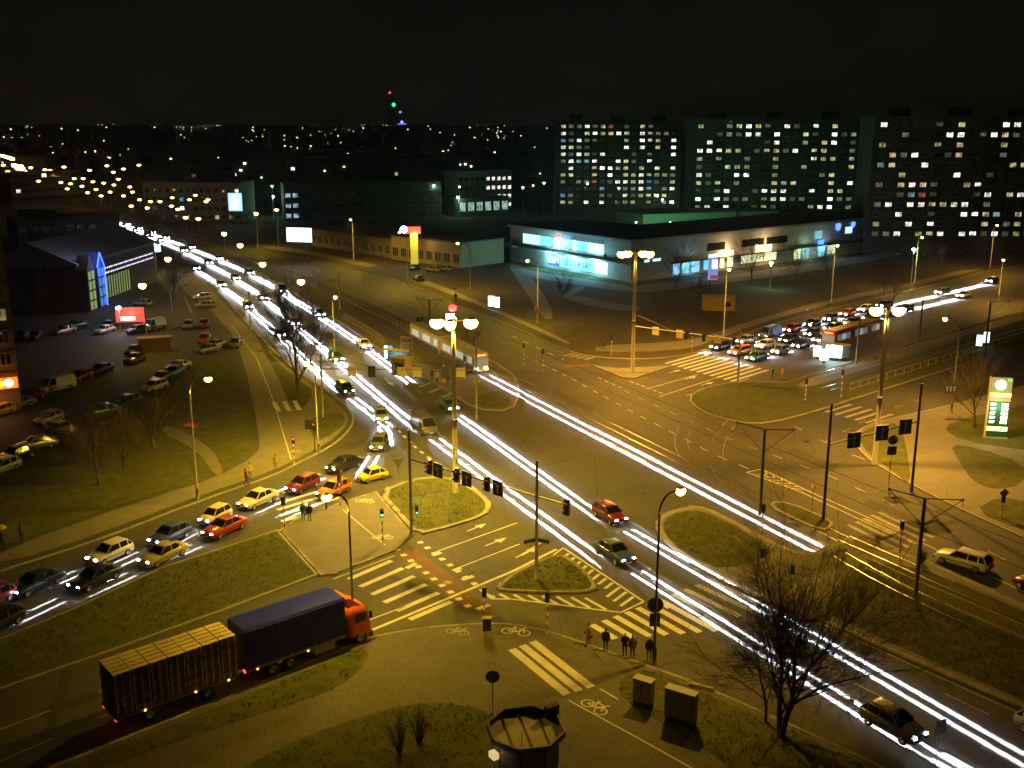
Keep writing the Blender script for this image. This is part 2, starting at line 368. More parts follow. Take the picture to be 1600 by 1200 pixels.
# median of the main road with tram tracks and stop
slab('tram_reservation', [(800, 580), (720, 541), (640, 500), (560, 462), (490, 434), (400, 404), (325, 381), (265, 362), (210, 344), (130, 330), (130, 332), (212, 349), (265, 368), (330, 393), (410, 429), (480, 471), (560, 523), (640, 580), (700, 612), (740, 640), (800, 644), (815, 612)], mat('ballast', (.1, .085, .06), .95, var=.5, scale=12, bump=.8), kerb=.25)
patch('tram_platform', [(528, 500), (560, 518), (640, 574), (690, 602), (712, 598), (660, 562), (580, 512), (540, 488)], SLABM)
patch('grass_island', [(722, 624), (790, 610), (800, 622), (793, 640), (745, 636)], GRASS)
patch('grass_strip', [(800, 584), (720, 546), (640, 506), (560, 468), (490, 440), (490, 444), (560, 474), (640, 513), (720, 554), (796, 592)], GRASS)

PATCHM = mat('asphalt_patch', (.038, .036, .034), .8, var=.25, scale=9, bump=.3); PATCHL = mat('asphalt_patch_pale', (.085, .08, .072), .8, var=.25, scale=9, bump=.3)
for i, px in enumerate([[(640, 905), (668, 893), (690, 908), (660, 921)], [(820, 850), (870, 830), (884, 838), (834, 860)], [(905, 780), (960, 806), (950, 812), (895, 786)], [(700, 700), (760, 742), (752, 747), (692, 704)], [(1080, 1010), (1180, 1054), (1170, 1064), (1070, 1018)], [(1330, 1100), (1420, 1140), (1408, 1152), (1318, 1110)], [(990, 660), (1050, 690), (1036, 696), (976, 664)], [(1240, 700), (1310, 728), (1300, 736), (1228, 706)], [(60, 1110), (150, 1078), (160, 1088), (70, 1122)], [(250, 900), (330, 868), (336, 873), (256, 906)], [(870, 610), (930, 640), (922, 644), (862, 613)], [(1360, 780), (1440, 812), (1432, 820), (1350, 786)], [(760, 870), (800, 858), (812, 868), (772, 880)]]):
    struct('asphalt_patch', MB().prism(gp(px), -.01, .003), PATCHM if i % 3 else PATCHL)
IRON = mat('cast_iron', (.03, .028, .026), .5, .7, var=.3, scale=20)
for px in [(660, 800), (735, 835), (700, 910), (900, 900), (960, 850), (1090, 960), (1160, 1040), (880, 720), (1010, 770), (1260, 690), (350, 870), (610, 745), (1320, 1090), (820, 690)]:
    c = G(*px); struct('manhole_cover', MB().lathe((c.x, c.y, 0), [(.36, -.01), (.36, .008), (.3, .011), (.28, .008), (.05, .009)], 16), IRON)
def inside(P, x, y):
    c = False; n = len(P)
    for i in range(n):
        a, b = P[i], P[i - 1]
        if (a.y > y) != (b.y > y) and x < (b.x - a.x) * (y - a.y) / (b.y - a.y) + a.x: c = not c
    return c
trg = random.Random(5); TUFT = mat('grass_tufts', (.15, .15, .055), .95, var=.5, scale=1.3); TUFT2 = mat('dry_grass_tufts', (.16, .13, .06), .95, var=.4, scale=1.3)
tf, td2 = MB(), MB()
for px, n in [([(572, 1012), (577, 1037), (532, 1075), (475, 1097), (400, 1120), (200, 1190), (180, 1172), (400, 1084), (540, 1025)], 900), ([(300, 1250), (400, 1192), (480, 1152), (575, 1120), (625, 1106), (675, 1101), (725, 1105), (770, 1118), (795, 1160), (800, 1230)], 1500), ([(967, 1062), (1015, 1047), (1060, 1069), (1110, 1090), (1240, 1147), (1400, 1226), (1180, 1230), (1075, 1155), (970, 1098)], 1500), ([(0, 1072), (150, 1022), (350, 951), (490, 897), (432, 835), (250, 893), (120, 954), (0, 1004)], 4200), ([(592, 774), (640, 755), (685, 751), (716, 756), (750, 777), (760, 792), (750, 803), (705, 818), (652, 832), (626, 806)], 1500), ([(782, 920), (835, 885), (875, 871), (902, 886), (924, 912), (920, 922), (800, 921)], 700), ([(1036, 823), (1047, 810), (1080, 800), (1115, 808), (1190, 850), (1203, 862), (1130, 891), (1085, 874), (1050, 850)], 1500), ([(1330, 900), (1355, 905), (1600, 1010), (1600, 1095), (1300, 963)], 2600), ([(370, 565), (402, 690), (330, 742), (222, 776), (60, 832), (0, 800), (150, 715), (240, 650), (300, 560)], 3500)]:
    P = gp(px); x0, x1 = min(p.x for p in P), max(p.x for p in P); y0, y1 = min(p.y for p in P), max(p.y for p in P); k = 0
    n = int(n * .38)
    for _ in range(n * 3):
        x, y = trg.uniform(x0, x1), trg.uniform(y0, y1)
        if k >= n: break
        if not inside(P, x, y): continue
        k += 1; mb = td2 if trg.random() < .22 + .25 * math.sin(x * .6) * math.sin(y * .45) else tf; h = trg.uniform(.05, .17)
        for q in range(3):
            a = trg.uniform(0, 6.28); w = trg.uniform(.02, .05); cx, sx = math.cos(a), math.sin(a); l = trg.uniform(-.08, .08); ox, oy = trg.gauss(0, .06), trg.gauss(0, .06)
            mb.add([(x + ox - cx * w, y + oy - sx * w, .13), (x + ox + cx * w, y + oy + sx * w, .13), (x + ox + l, y + oy + l, .14 + h)], [(0, 1, 2)])
o = tf.build('grass', TUFT); tag(o, 'short green grass tufts on the islands and verges', 'grass', None, 'stuff'); o = td2.build('dry_grass', TUFT2); tag(o, 'dry yellow grass tufts on the islands and verges', 'grass', None, 'stuff')
# ------------------------------------------------------------------ road markings
def line(P, w, z, parent, name='line', m=PAINT, dash=None, zoff=0):
    """painted line along ground points; dash=(on, off) in metres"""
    segs = []
    if not dash: segs = [(P[i], P[i + 1]) for i in range(len(P) - 1)]
    else:
        acc = 0.0
        for i in range(len(P) - 1):
            a, b = P[i], P[i + 1]; L = (b - a).length; d = (b - a) / L; t = -acc
            while t < L:
                s, e = max(0, t), min(L, t + dash[0])
                if e > s: segs.append((a + d * s, a + d * e))
                t += sum(dash)
            acc = L - (t - sum(dash))
    mb = MB()
    for a, b in segs:
        d = (b - a).normalized(); n = Vector((-d.y, d.x, 0)) * (w / 2)
        mb.add([(a - n).to_tuple()[:2] + (z,), (b - n).to_tuple()[:2] + (z,), (b + n).to_tuple()[:2] + (z,), (a + n).to_tuple()[:2] + (z,)], [(0, 1, 2, 3)])
    if mb.f: return mb.build(name, m, parent)
RM = tag(link('road_markings', None), kind='structure')
def zebra(a0, a1, b0, b1, n, w=.5, z=.006, m=PAINT, name='zebra_crossing'):
    """n stripes; first runs a0-a1, last b0-b1 (photo pixels)"""
    r = tag(link(name, None), kind='structure')
    A0, A1, B0, B1 = gp([a0, a1, b0, b1])
    for i in range(n):
        t = i / (n - 1); line([A0.lerp(B0, t), A1.lerp(B1, t)], w, z, r, 'stripe', m)
    return r
zebra((925, 976), (962, 998), (1030, 937), (1120, 986), 7, .55)
zebra((1052, 928), (1138, 972), (1140, 893), (1228, 930), 6, .55, m=PAINTW)
zebra((800, 1017), (886, 1088), (832, 1005), (924, 1077), 3, .62, z=.14)
zebra((430, 788), (522, 760), (440, 815), (540, 785), 4, .5)
zebra((440, 770), (505, 748), (455, 757), (500, 740), 2, .5, m=PAINTW)
zebra((545, 905), (612, 876), (640, 968), (705, 940), 6, .5)
zebra((1290, 644), (1330, 632), (1385, 670), (1428, 655), 7, .5, m=PAINTW)
zebra((1040, 568), (1098, 552), (1142, 596), (1200, 578), 11, .5)
zebra((1374, 800), (1458, 840), (1325, 820), (1405, 860), 5, .5, m=PAINTW)
zebra((880, 556), (900, 552), (912, 562), (930, 558), 4, .5, m=PAINTW)
zebra((990, 553), (1035, 540), (975, 547), (1030, 536), 4, .5, m=PAINTW)
zebra((640, 597), (665, 588), (688, 622), (710, 612), 4, .6, m=PAINTW)
zebra((428, 630), (436, 645), (460, 628), (468, 643), 3, .6, z=.165)
# red cycle crossings
cc = tag(link('cycle_crossing', None), kind='structure')
line(gp([(632, 858), (655, 878)]), 2.0, .005, cc, 'red_strip', REDM); line(gp([(655, 878), (690, 905)]), 2.0, .005, cc, 'red_strip', REDM)
line(gp([(690, 905), (742, 945)]), 2.0, .0052, cc, 'red_strip', REDM)
line(gp([(500, 748), (512, 752)]), 4.5, .005, cc, 'red_strip', REDM); line(gp([(545, 778), (558, 785)]), 4.0, .005, cc, 'red_strip', REDM)
for a, b in [((618, 857), (735, 950)), ((655, 846), (775, 938))]: line(gp([a, b]), .5, .009, cc, 'dash_row', PAINT, dash=(.5, .9))
line(gp([(878, 573), (922, 570)]), 1.8, .005, cc, 'red_strip', REDM)
# lines
for px, w, dash, m in [
    ([(682, 862), (808, 817)], .14, None, PAINT), ([(717, 887), (812, 850)], .14, None, PAINT), ([(806, 872), (845, 848)], .14, None, PAINT),
    ([(580, 985), (700, 935), (800, 893), (870, 858)], .3, None, PAINT), ([(560, 975), (640, 945)], .14, None, PAINT),
    ([(520, 905), (617, 868)], .2, None, PAINTW),
    ([(615, 665), (650, 700), (690, 730), (725, 752), (750, 770)], .3, (1.0, 1.2), PAINT),
    ([(790, 775), (845, 800), (920, 850)], .12, (1.5, 3), PAINTW),
    ([(880, 856), (1006, 940)], .18, None, PAINT), ([(1006, 940), (970, 957)], .18, None, PAINT), ([(970, 957), (800, 936), (768, 936), (752, 922)], .18, None, PAINT), ([(853, 876), (880, 856)], .18, None, PAINT),
    ([(1290, 1000), (1430, 1062), (1700, 1190)], .14, (3, 6), PAINTW), ([(1330, 1065), (1600, 1200)], .14, (3, 6), PAINTW), ([(1240, 955), (1600, 1118)], .12, None, PAINTW),
    ([(915, 520), (1000, 575)], .01, None, PAINT),
    ([(800, 525), (880, 562)], .14, (2, 3), PAINT), ([(820, 555), (890, 590), (1000, 650), (1120, 712), (1200, 745)], .14, (1.5, 2), PAINT),
    ([(935, 590), (970, 606)], .14, (1, 1), PAINT), ([(975, 610), (1000, 622), (1060, 650), (1150, 690), (1300, 745), (1420, 800)], .14, (1.5, 2.5), PAINTW),
    ([(1010, 608), (1090, 585)], .14, None, PAINT), ([(1030, 620), (1120, 590)], .14, None, PAINT), ([(1072, 618), (1150, 597), (1170, 592)], .14, None, PAINT),
    ([(985, 596), (1040, 617)], .35, (.8, .6), PAINTW), ([(1120, 545), (1040, 565)], .1, None, PAINTW),
    ([(1240, 665), (1310, 702), (1420, 745), (1560, 810), (1700, 870)], .14, (2, 4), PAINTW), ([(1166, 738), (1190, 733), (1280, 775), (1405, 830)], .14, None, PAINT), ([(1166, 738), (1250, 768), (1400, 838)], .14, None, PAINT),
    ([(1440, 848), (1600, 925), (1700, 975)], .14, None, PAINT), ([(1468, 822), (1600, 890)], .14, (2, 4), PAINTW),
    ([(1290, 690), (1330, 668), (1372, 645), (1420, 630), (1600, 572)], .12, (2, 3), PAINTW),
    ([(1215, 640), (1290, 612)], .1, None, PAINTW), ([(1240, 555), (1400, 510), (1560, 470)], .12, (2, 4), PAINTW), ([(1220, 535), (1400, 486), (1560, 448)], .12, (2, 4), PAINTW),
    ([(0, 1190), (170, 1115), (300, 1065)], .14, (3, 3), PAINTW), ([(0, 1140), (170, 1075)], .14, (3, 3), PAINTW), ([(0, 965), (80, 930), (200, 880), (330, 835), (420, 800)], .12, (2, 3), PAINTW),
    ([(400, 470), (480, 545), (560, 615), (620, 660)], .12, (2, 4), PAINTW), ([(430, 450), (520, 515), (620, 590), (700, 640)], .12, (2, 4), PAINTW),
    ([(320, 380), (420, 410), (520, 442), (620, 478), (720, 522)], .12, (2, 4), PAINTW), ([(300, 372), (500, 425), (640, 470), (760, 520)], .12, (2, 4), PAINTW)]:
    line(gp(px), w, .006, RM, 'line', m, dash)
# stop bars at the near crossings, hatching round the triangular island
for a, b in [((676, 868), (689, 863)), ((708, 892), (720, 887)), ((635, 888), (650, 880)), ((745, 952), (765, 945)), ((722, 906), (740, 900)), ((1038, 945), (1046, 950))]: line(gp([a, b]), .45, .007, RM, 'stop_bar')
hz = tag(link('hatched_area', None), kind='structure')
Ha, Hb = G(884, 862), G(1003, 941); Hc, Hd = G(860, 874), G(975, 952)
for i in range(11):
    t = .04 + i * .086; p = Ha.lerp(Hb, t); q = Hc.lerp(Hd, min(1, t + .05)); q = p + (q - p) * .96
    if t < .72: q = p + (q - p) * .62
    line([p, q], .28, .0065, hz, 'hatch_bar')
for i in range(8):
    t = i / 7.6; a = G(772 + 190 * t, 934 + 20 * t); b = G(772 + 170 * t - 14, 927 + 8 * t)
    line([a, b], .28, .0067, hz, 'hatch_bar')
h2 = tag(link('hatched_area', None), kind='structure')
for i in range(6):
    t = (i + .7) / 7; a = G(1166 + 85 * t, 738 + 30 * t); b = G(1188 + 85 * t, 733 + 38 * t); c = (a + b) / 2 + Vector((.7, -.5, 0))
    line([a, c], .2, .0062, h2, 'hatch_bar', PAINTW); line([c, b], .2, .0064, h2, 'hatch_bar', PAINTW)
# lane arrows
def arrow(px, tip, m=PAINT, s=1.0):
    a, b = G(*px), G(*tip); d = (b - a).normalized(); n = Vector((-d.y, d.x, 0)); L = (b - a).length; mb = MB()
    def q(u, v): p = a + d * u + n * v; return (p.x, p.y, .007)
    mb.add([q(0, -.08), q(L * .6, -.08), q(L * .6, .08), q(0, .08)], [(0, 1, 2, 3)]); mb.add([q(L * .55, -.42 * s), q(L, 0), q(L * .55, .42 * s)], [(0, 1, 2)])
    mb.build('lane_arrow', m, RM)
for a, b in [((730, 830), (760, 818)), ((758, 853), (792, 840)), ((815, 868), (838, 856)), ((1045, 583), (1063, 578)), ((1070, 593), (1088, 588)), ((1095, 602), (1115, 597)), ((640, 640), (655, 652)), ((600, 590), (616, 604))]: arrow(a, b)
# bicycle symbols on the paving
def bike(px, dpx, z, s=1.0, m=PAINT, nm='cycle_symbol'):
    a, b = G(*px), G(*dpx); d = (b - a).normalized(); n = Vector((-d.y, d.x, 0)); mb = MB()
    def q(u, v): p = a + d * (u * s) + n * (v * s); return Vector((p.x, p.y, z))
    def seg(u0, v0, u1, v1, w=.07):
        p, r = q(u0, v0), q(u1, v1); e = (r - p).normalized(); k = Vector((-e.y, e.x, 0)) * w * s / 1.4
        mb.add([p - k, r - k, r + k, p + k], [(0, 1, 2, 3)])
    for cx in (-.62, .62):
        for i in range(12):
            t0, t1 = i * math.pi / 6, (i + 1) * math.pi / 6; seg(cx + .42 * math.cos(t0), .42 * math.sin(t0), cx + .42 * math.cos(t1), .42 * math.sin(t1))
    for u0, v0, u1, v1 in [(-.62, 0, -.25, .6), (-.25, .6, .45, .6), (.45, .6, .62, 0), (-.25, .6, 0, 0), (0, 0, -.62, 0), (0, 0, .45, .6), (.45, .6, .4, .85), (.4, .85, .62, .85), (-.25, .6, -.3, .75), (-.42, .75, -.15, .75)]: seg(u0, v0, u1, v1)
    o = mb.build(nm, m, RM)
bike((570, 785), (590, 787), .137, .9); bike((598, 842), (612, 842), .137, .85); bike((806, 990), (826, 993), .137, 1.0); bike((928, 1108), (950, 1122), .137, .95); bike((715, 990), (735, 993), .137, .8, PAINTW); bike((460, 708), (476, 708), .165, .8, PAINTW)
for px, w, z in [([(535, 798), (602, 854)], .1, .137), ([(937, 1079), (966, 1096)], .1, .137), ([(888, 1097), (1000, 1158), (1110, 1220)], .1, .137), ([(402, 562), (428, 630), (455, 720)], .12, .157), ([(362, 510), (402, 562)], .1, .157), ([(288, 465), (300, 490)], .1, .157)]:
    line(gp(px), w, z, RM, 'cycle_path_line')

# ------------------------------------------------------------------ tram tracks
def offset(P, d):
    out = []
    for i in range(len(P)):
        e = P[min(i + 1, len(P) - 1)] - P[max(i - 1, 0)]; e.normalize(); out.append(P[i] + Vector((-e.y, e.x, 0)) * d)
    return out
TR = tag(link('tram_track', None), kind='structure')
def track(px, z0=.012):
    P = chaikin(gp(px), 3, closed=False)
    for s in (-.72, .72):
        Q = offset(P, s); mb = MB()
        for i in range(len(Q) - 1):
            a, b = Q[i].copy(), Q[i + 1].copy(); mb.bar((a.x, a.y, z0), (b.x, b.y, z0), .09, .03)
        mb.build('rail', RAILM, TR)
track([(100, 322), (210, 346), (330, 385), (430, 420), (520, 460), (600, 506)], .145)
track([(600, 506), (690, 552), (760, 589), (830, 626)], .145); track([(830, 626), (960, 690), (1080, 752), (1200, 815), (1310, 868)], .012); track([(1310, 868), (1400, 920), (1600, 1012), (1900, 1150)], .168)
track([(690, 540), (800, 592), (830, 606)], .145); track([(830, 606), (960, 668), (1080, 728), (1200, 785), (1318, 843)], .012); track([(1318, 843), (1407, 882), (1600, 968), (1900, 1105)], .168)
track([(1180, 790), (1140, 760), (1118, 725), (1120, 690), (1145, 655), (1200, 628), (1290, 598)], .012); track([(1140, 752), (1085, 725), (1062, 700), (1068, 668), (1105, 638), (1180, 610), (1280, 588)], .013)
track([(1280, 588), (1400, 553), (1600, 496), (1800, 440)], .168); track([(1290, 610), (1400, 576), (1600, 516), (1800, 462)], .168)
# ------------------------------------------------------------------ street lamps
SODC = (1.0, .62, .045); SODO = (1.0, .50, .06); MERC = (.42, 1.0, .62)
def luminaire(root, p, d, lens, size=1.0, power=0, col=SODC, hood=True, z_off=0.0):
    """hooded lantern with a bowl under it, d = direction of the arm"""
    a = math.atan2(d.y, d.x)
    hd = MB(); n = 10
    def ring(s, z): return [(.34 * size * s * math.cos(2 * math.pi * j / n), .25 * size * s * math.sin(2 * math.pi * j / n), z * size) for j in range(n)]
    if hood: hd.loft([ring(.3, .17), ring(.55, .13), ring(.7, .05), ring(.72, .02)][::-1])
    else: hd.loft([ring(.3, .12), ring(.6, .08), ring(.75, .02)][::-1])
    power *= 1.25; h = hd.build('lantern_hood', POLEM, root, True, p, a)
    lb = MB(); lb.loft([ring(.7, .05), ring(1.05, -.02), ring(1.15, -.16), ring(.9, -.34), ring(.4, -.44)][::-1])
    l = lb.build('lantern_bowl', lens, h, True)
    if power: lamp('lamp_light', 'SPOT', power, col, (p[0], p[1], p[2] - .56 * size), root, .18, (168, .5))
def street_lamp(base, head, label, h=11.5, power=9000, col=SODC, lens=None, pm=None, size=.95, group='street lamps of the crossing', arm=None):
    b = G(*base, z=.1); hp = G(*head, z=h); d = hp - b; d.z = 0; L = min(max(d.length, .8), arm or 3.2); d = d.normalized() if d.length > .01 else Vector((1, 0, 0))
    r = thing('street_lamp', label, 'street lamp', b, 0, group)
    pm = pm or POLEM
    MB().tube([(0, 0, 0), (0, 0, 1.1)], [.17, .15], 10).build('base_sleeve', pm, r, True)
    MB().tube([(0, 0, 1.1), (0, 0, h * .6), (0, 0, h - 1.4)], [.1, .085, .07], 8).build('pole', pm, r, True)
    pts = [Vector((0, 0, h - 1.4)) + d * (L * (1 - math.cos(t)) * .75) + Vector((0, 0, 1.35 * math.sin(t))) for t in [i * math.pi / 2 / 6 for i in range(7)]] + [Vector((0, 0, h - .02)) + d * L]
    MB().tube(pts, [.07] * 4 + [.055] * 4, 8).build('arm', pm, r, True)
    luminaire(r, tuple(Vector((0, 0, h)) + d * (L + .3)), d, lens or E_SOD, size, power, col)
    return r
street_lamp((309, 780), (320, 592), 'tall street lamp on the pavement above the queue of cars at lower left', 12, 4800)
street_lamp((553, 1000), (517, 775), 'dark street lamp with an arched arm standing beside the truck cab', 11, 4600, pm=DARKP, arm=2.6)
street_lamp((1022, 1035), (1058, 768), 'dark arched street lamp with a round sign beside the near zebra crossing', 12, 4600, (1, .55, .05), pm=DARKP)
street_lamp((498, 708), (484, 566), 'yellowish street lamp pole at the left corner of the crossing', 10.5, 9000)
street_lamp((523, 556), (545, 487), 'street lamp behind the bare tree beside the bright carriageway', 10, 8000)
street_lamp((735, 460), (717, 380), 'street lamp on the lawn left of the shop terrace', 11, 8000)
street_lamp((840, 505), (820, 408), 'street lamp in front of the shop with a red and blue sign on its pole', 12, 8500)
street_lamp((637, 447), (620, 362), 'street lamp beside the yellow illuminated pillar', 12, 8500)
street_lamp((553, 412), (540, 348), 'street lamp on the verge below the low hall', 12, 8000)
street_lamp((1130, 537), (1148, 432), 'street lamp behind the signal gantry of the right arm', 13, 9000, SODO)
street_lamp((1298, 482), (1322, 397), 'slender street lamp above the bus in the right arm', 13, 8000, SODO)
street_lamp((1428, 452), (1450, 375), 'street lamp on the lawn at the right above the traffic queue', 12, 8000, SODO)
street_lamp((1546, 425), (1568, 357), 'rightmost street lamp near the white roofed petrol canopy', 12, 8000, SODO)
street_lamp((1486, 645), (1473, 497), 'street lamp beside the tram fence left of the price pylon', 11.5, 9000, SODO)
street_lamp((1560, 470), (1572, 443), 'street lamp at the right end of the bright queue', 9, 6000, SODO)
for i, (x, y) in enumerate([(410, 410), (470, 437), (375, 381), (350, 363), (400, 332), (262, 402), (222, 443)]):
    b = G(x, y, 11)
    far = ['over the far carriageway beside the lit gantry', 'rising through the bare tree top', 'at the bend of the far carriageway', 'on the far verge before the white billboard', 'near the grey school wall', 'beside the hall with the blue gables', 'in front of the hall with the blue gables'][i]
    r = thing('street_lamp', 'distant street lamp ' + far, 'street lamp', (b.x, b.y, 0), 0, 'distant street lamps')
    MB().tube([(0, 0, .1), (0, 0, 10.6)], [.1, .06], 6).build('pole', POLEM, r, True)
    luminaire(r, (0, 0, 10.9), Vector((1, -.4, 0)), E_SOD, 1.7, 5500 if i < 5 else 2600, SODC)
# lamps of the far city, each standing where it is seen
FAR = [(167, 259), (193, 264), (217, 258), (100, 261), (140, 266), (115, 270), (116, 279), (130, 279), (145, 284), (162, 286), (128, 291), (110, 287), (178, 289), (150, 296), (203, 292), (227, 296), (250, 300), (218, 312), (235, 315), (250, 315), (268, 322), (278, 327), (296, 312), (325, 312), (322, 315), (310, 342), (338, 255), (313, 254), (346, 256), (177, 269), (75, 270), (45, 272), (30, 274), (20, 273), (55, 275), (70, 265), (78, 266), (95, 285), (172, 300), (193, 306), (269, 309), (432, 328), (32, 262), (27, 264), (22, 256), (33, 259), (60, 283), (84, 276), (105, 295), (137, 301), (158, 306), (185, 280), (207, 300), (240, 289), (260, 296), (283, 300), (305, 305), (12, 268), (5, 258), (48, 262), (90, 268), (230, 325), (205, 322), (290, 340)]
proto = None
FARL = []
ORD = ['first', 'second', 'third', 'fourth', 'fifth', 'sixth', 'seventh', 'eighth', 'ninth', 'tenth']
for x, y in FAR:
    hh = 11.0; b = G(x, y, hh)
    if b.y > 1200: b = b * (1200 / b.y)
    if proto is None:
        proto = thing('street_lamp', '', 'street lamp', (b.x, b.y, 0), 0, 'far street lamps along the avenue to the horizon')
        MB().tube([(0, 0, 0), (0, 0, hh - .3)], [.12, .07], 5).build('pole', POLEM, proto); q = MB().lathe((0, 0, 0), [(.15, .25), (.55, .12), (.6, 0), (.45, -.2), (.15, -.3)], 8).build('lantern_bowl', E_SODFAR, proto, True, (0, 0, hh))
        o = proto
    else: o = dup(proto, (b.x, b.y, 0))
    FARL.append((x, o))
    s = max(1.2, min(2.6, b.length / 330)); k = kids(o, 'lantern_bowl')[0]; k.scale = (s, s, s); k.location.z = hh
for i, (x, o) in enumerate(sorted(FARL, key=lambda q: q[0])): o['label'] = 'far orange avenue lamp, %s from the left picture edge' % nth(i)
# mercury lamps round the estate
MP = [(850, 286, 8, 'left of the estate behind the shop'), (918, 287, 8, 'before the left estate block'), (1165, 305, 9, 'brightest behind the shop roof'), (1228, 315, 9, 'at the gap between the estate blocks'), (1035, 312, 7, 'before the foot of the left estate block'), (967, 294, 7, 'dim before the dark trees'), (817, 293, 7, 'near the lit school windows'), (715, 308, 8, 'beside the green end wall'), (678, 290, 8, 'left of the green end wall'), (718, 292, 8, 'above the lit sports hall'), (395, 288, 9, 'above the grey school roof'), (425, 291, 9, 'right of the grey school'), (1428, 390, 9, 'on the lawn in front of the right estate block'), (1205, 411, 6, 'before the shop row at right'), (1530, 352, 8, 'before the right estate block near the canopy'), (427, 307, 7, 'low beside the blue lit office windows'), (1415, 349, 6, 'at the foot of the right estate block')]
for x, y, h, w in MP:
    b = G(x, y, h)
    if b.y > 420: b = Vector((b.x * 420 / b.y, 420, 0)); 
    hz_ = CAMH - (CAMH - h) * (b.y / G(x, y, h).y)
    r = thing('park_lamp', 'greenish white lamp ' + w, 'street lamp', (b.x, b.y, 0), 0, 'greenish mercury lamps of the estate')
    MB().tube([(0, 0, 0), (0, 0, hz_ - .3)], [.09, .06], 6).build('pole', POLEM, r, True)
    MB().lathe((0, 0, hz_), [(.12, .3), (.42, .16), (.46, 0), (.3, -.2), (.1, -.28)], 10).build('lantern', E_MERC, r, True)
    lamp('lamp_light', 'POINT', (260 if x > 1100 and y < 320 else 1300) if y > 300 else 220, MERC, (0, -.2, hz_ - .6), r, .3)
# high masts
def mast(base, h, heads, label, pm=CONCP, power=14000, col=SODC, floods=()):
    b = G(*base, z=.1); r = thing('lighting_mast', label, 'lamp mast', b, 0, 'high lighting masts')
    MB().tube([(0, 0, 0), (0, 0, h * .45), (0, 0, h)], [.3, .24, .16], 12).build('pole', pm, r, True)
    MB().lathe((0, 0, h * .42), [(.27, 0), (.29, .05), (.29, .35), (.27, .4)], 12).build('collar', POLEM, r, True)
    MB().lathe((0, 0, h), [(.2, -.2), (.3, -.1), (.3, .12), (.15, .2)], 10).build('head_ring', POLEM, r, True)
    for a, L in heads:
        d = Vector((math.cos(a), math.sin(a), 0))
        MB().tube([Vector((0, 0, h)) + d * .2, Vector((0, 0, h + .1)) + d * L], .05, 6).build('arm', pm, r, True)
        luminaire(r, tuple(Vector((0, 0, h + .05)) + d * (L + .35)), d, E_SOD, 1.8, power / len(heads), col)
    return r
m1 = mast((712, 770), 17.2, [(R(180), 1.2), (R(0), 1.3), (R(100), 1.2), (R(255), .6)], 'tall pale lighting mast on the grass island, brightly lit lamps on top', power=42000)
bx_ = MB().box((0, 0, 0), (.7, .5, .35)); fl = bx_.build('floodlight', E_WHT, m1, False, (-.35, .9, 17.5)); lamp('flood_light', 'SPOT', 2500, (.95, .97, 1), (-.4, .5, 17.3), m1, .2, (120, .5), (R(-10), 0, 0))
MB().lathe((0, 0, 0), [(.2, -.2), (.35, -.1), (.35, .25), (.15, .35)], 10).build('warning_light', E_RED, m1, True, (-.1, .9, 18.2))
mast((1366, 725), 16.8, [(R(175), .8), (R(5), .8)], 'tall lighting mast at the right corner beside the blue lane boards', power=38000, col=SODO)
mast((988, 582), 17.6, [(R(180), 1.6), (R(150), .9), (R(0), 1.6), (R(30), .9)], 'tall lighting mast on the paved triangle before the shops', power=42000, col=SODO)

# ------------------------------------------------------------------ traffic signals
def lens3(root, on=0, s=1.0):
    """three-lens signal head with hoods; faces -Y of its parent"""
    MB().box((0, .12, 0), (.34 * s, .24 * s, 1.0 * s)).build('housing', BLACK, root)
    for i, z in enumerate((.32, 0, -.32)):
        m = {0: E_RED, 2: E_GRN}.get(i) if on == i else OFFLENS
        MB().lathe((0, -.01, z * s), [(.11 * s, .02), (.125 * s, -.01), (.06 * s, -.035)], 10, 'y').build('lens', m, root, True)
        v = MB(); n = 7; r0 = .14 * s
        top = [(r0 * math.cos(math.pi * j / (n - 1)), -.02, z * s + r0 * math.sin(math.pi * j / (n - 1))) for j in range(n)]
        out = [(x * 1.0, -.24 * s, zz - .02) for x, _, zz in top]; in_ = [(x * .93, -.24 * s, zz - .03) for x, _, zz in top]; in2 = [(x * .93, -.02, zz - .01) for x, _, zz in top]
        v.loft([[a, b, c, d] for a, b, c, d in zip(top, out, in_, in2)]); v.build('visor', BLACK, root)
def striped_pole(root, h):
    n = 7
    for i in range(n):
        MB().tube([(0, 0, h * i / n), (0, 0, h * (i + 1) / n)], .055, 8).build('pole_band', REDP if i % 2 else WHITEP, root, True)
def ped_signal(base, label, face=-90, on=None, h=2.5, striped=True):
    b = G(*base, z=.12); r = thing('pedestrian_signal', label, 'traffic signal', b, R(face + 90), 'pedestrian signals on posts')
    if striped: striped_pole(r, h)
    else: MB().tube([(0, 0, 0), (0, 0, h)], .06, 8).build('post', DARKP, r, True)
    hd = MB().box((0, .02, h + .35), (.3, .24, .75)).build('housing', BLACK, r)
    for i, z in enumerate((h + .52, h + .2)):
        MB().lathe((0, -.1, z), [(.11, .01), (.12, -.02), (.05, -.04)], 10, 'y').build('lens', (E_RED, E_GRN)[i] if on == i else OFFLENS, hd, True)
        MB().box((0, -.19, z + .13), (.27, .2, .03)).build('visor', BLACK, hd)
    return r
ped_signal((445, 830), 'pedestrian signal on a striped post at the left zebra crossing', 60, None)
ped_signal((532, 795), 'slim striped signal post in front of the orange car', 60, None, 2.7)
ped_signal((598, 850), 'pedestrian signal with a green light beside the bicycle symbols', -75, 1)
ped_signal((757, 982), 'pedestrian signal with a dark box at the kerb by the near crossing', 100, None)
ped_signal((855, 990), 'pedestrian signal on a thin post left of the waiting people', 70, None)
ped_signal((460, 726), 'red and green lit signal on the left corner pavement', -70, 0, 2.4)
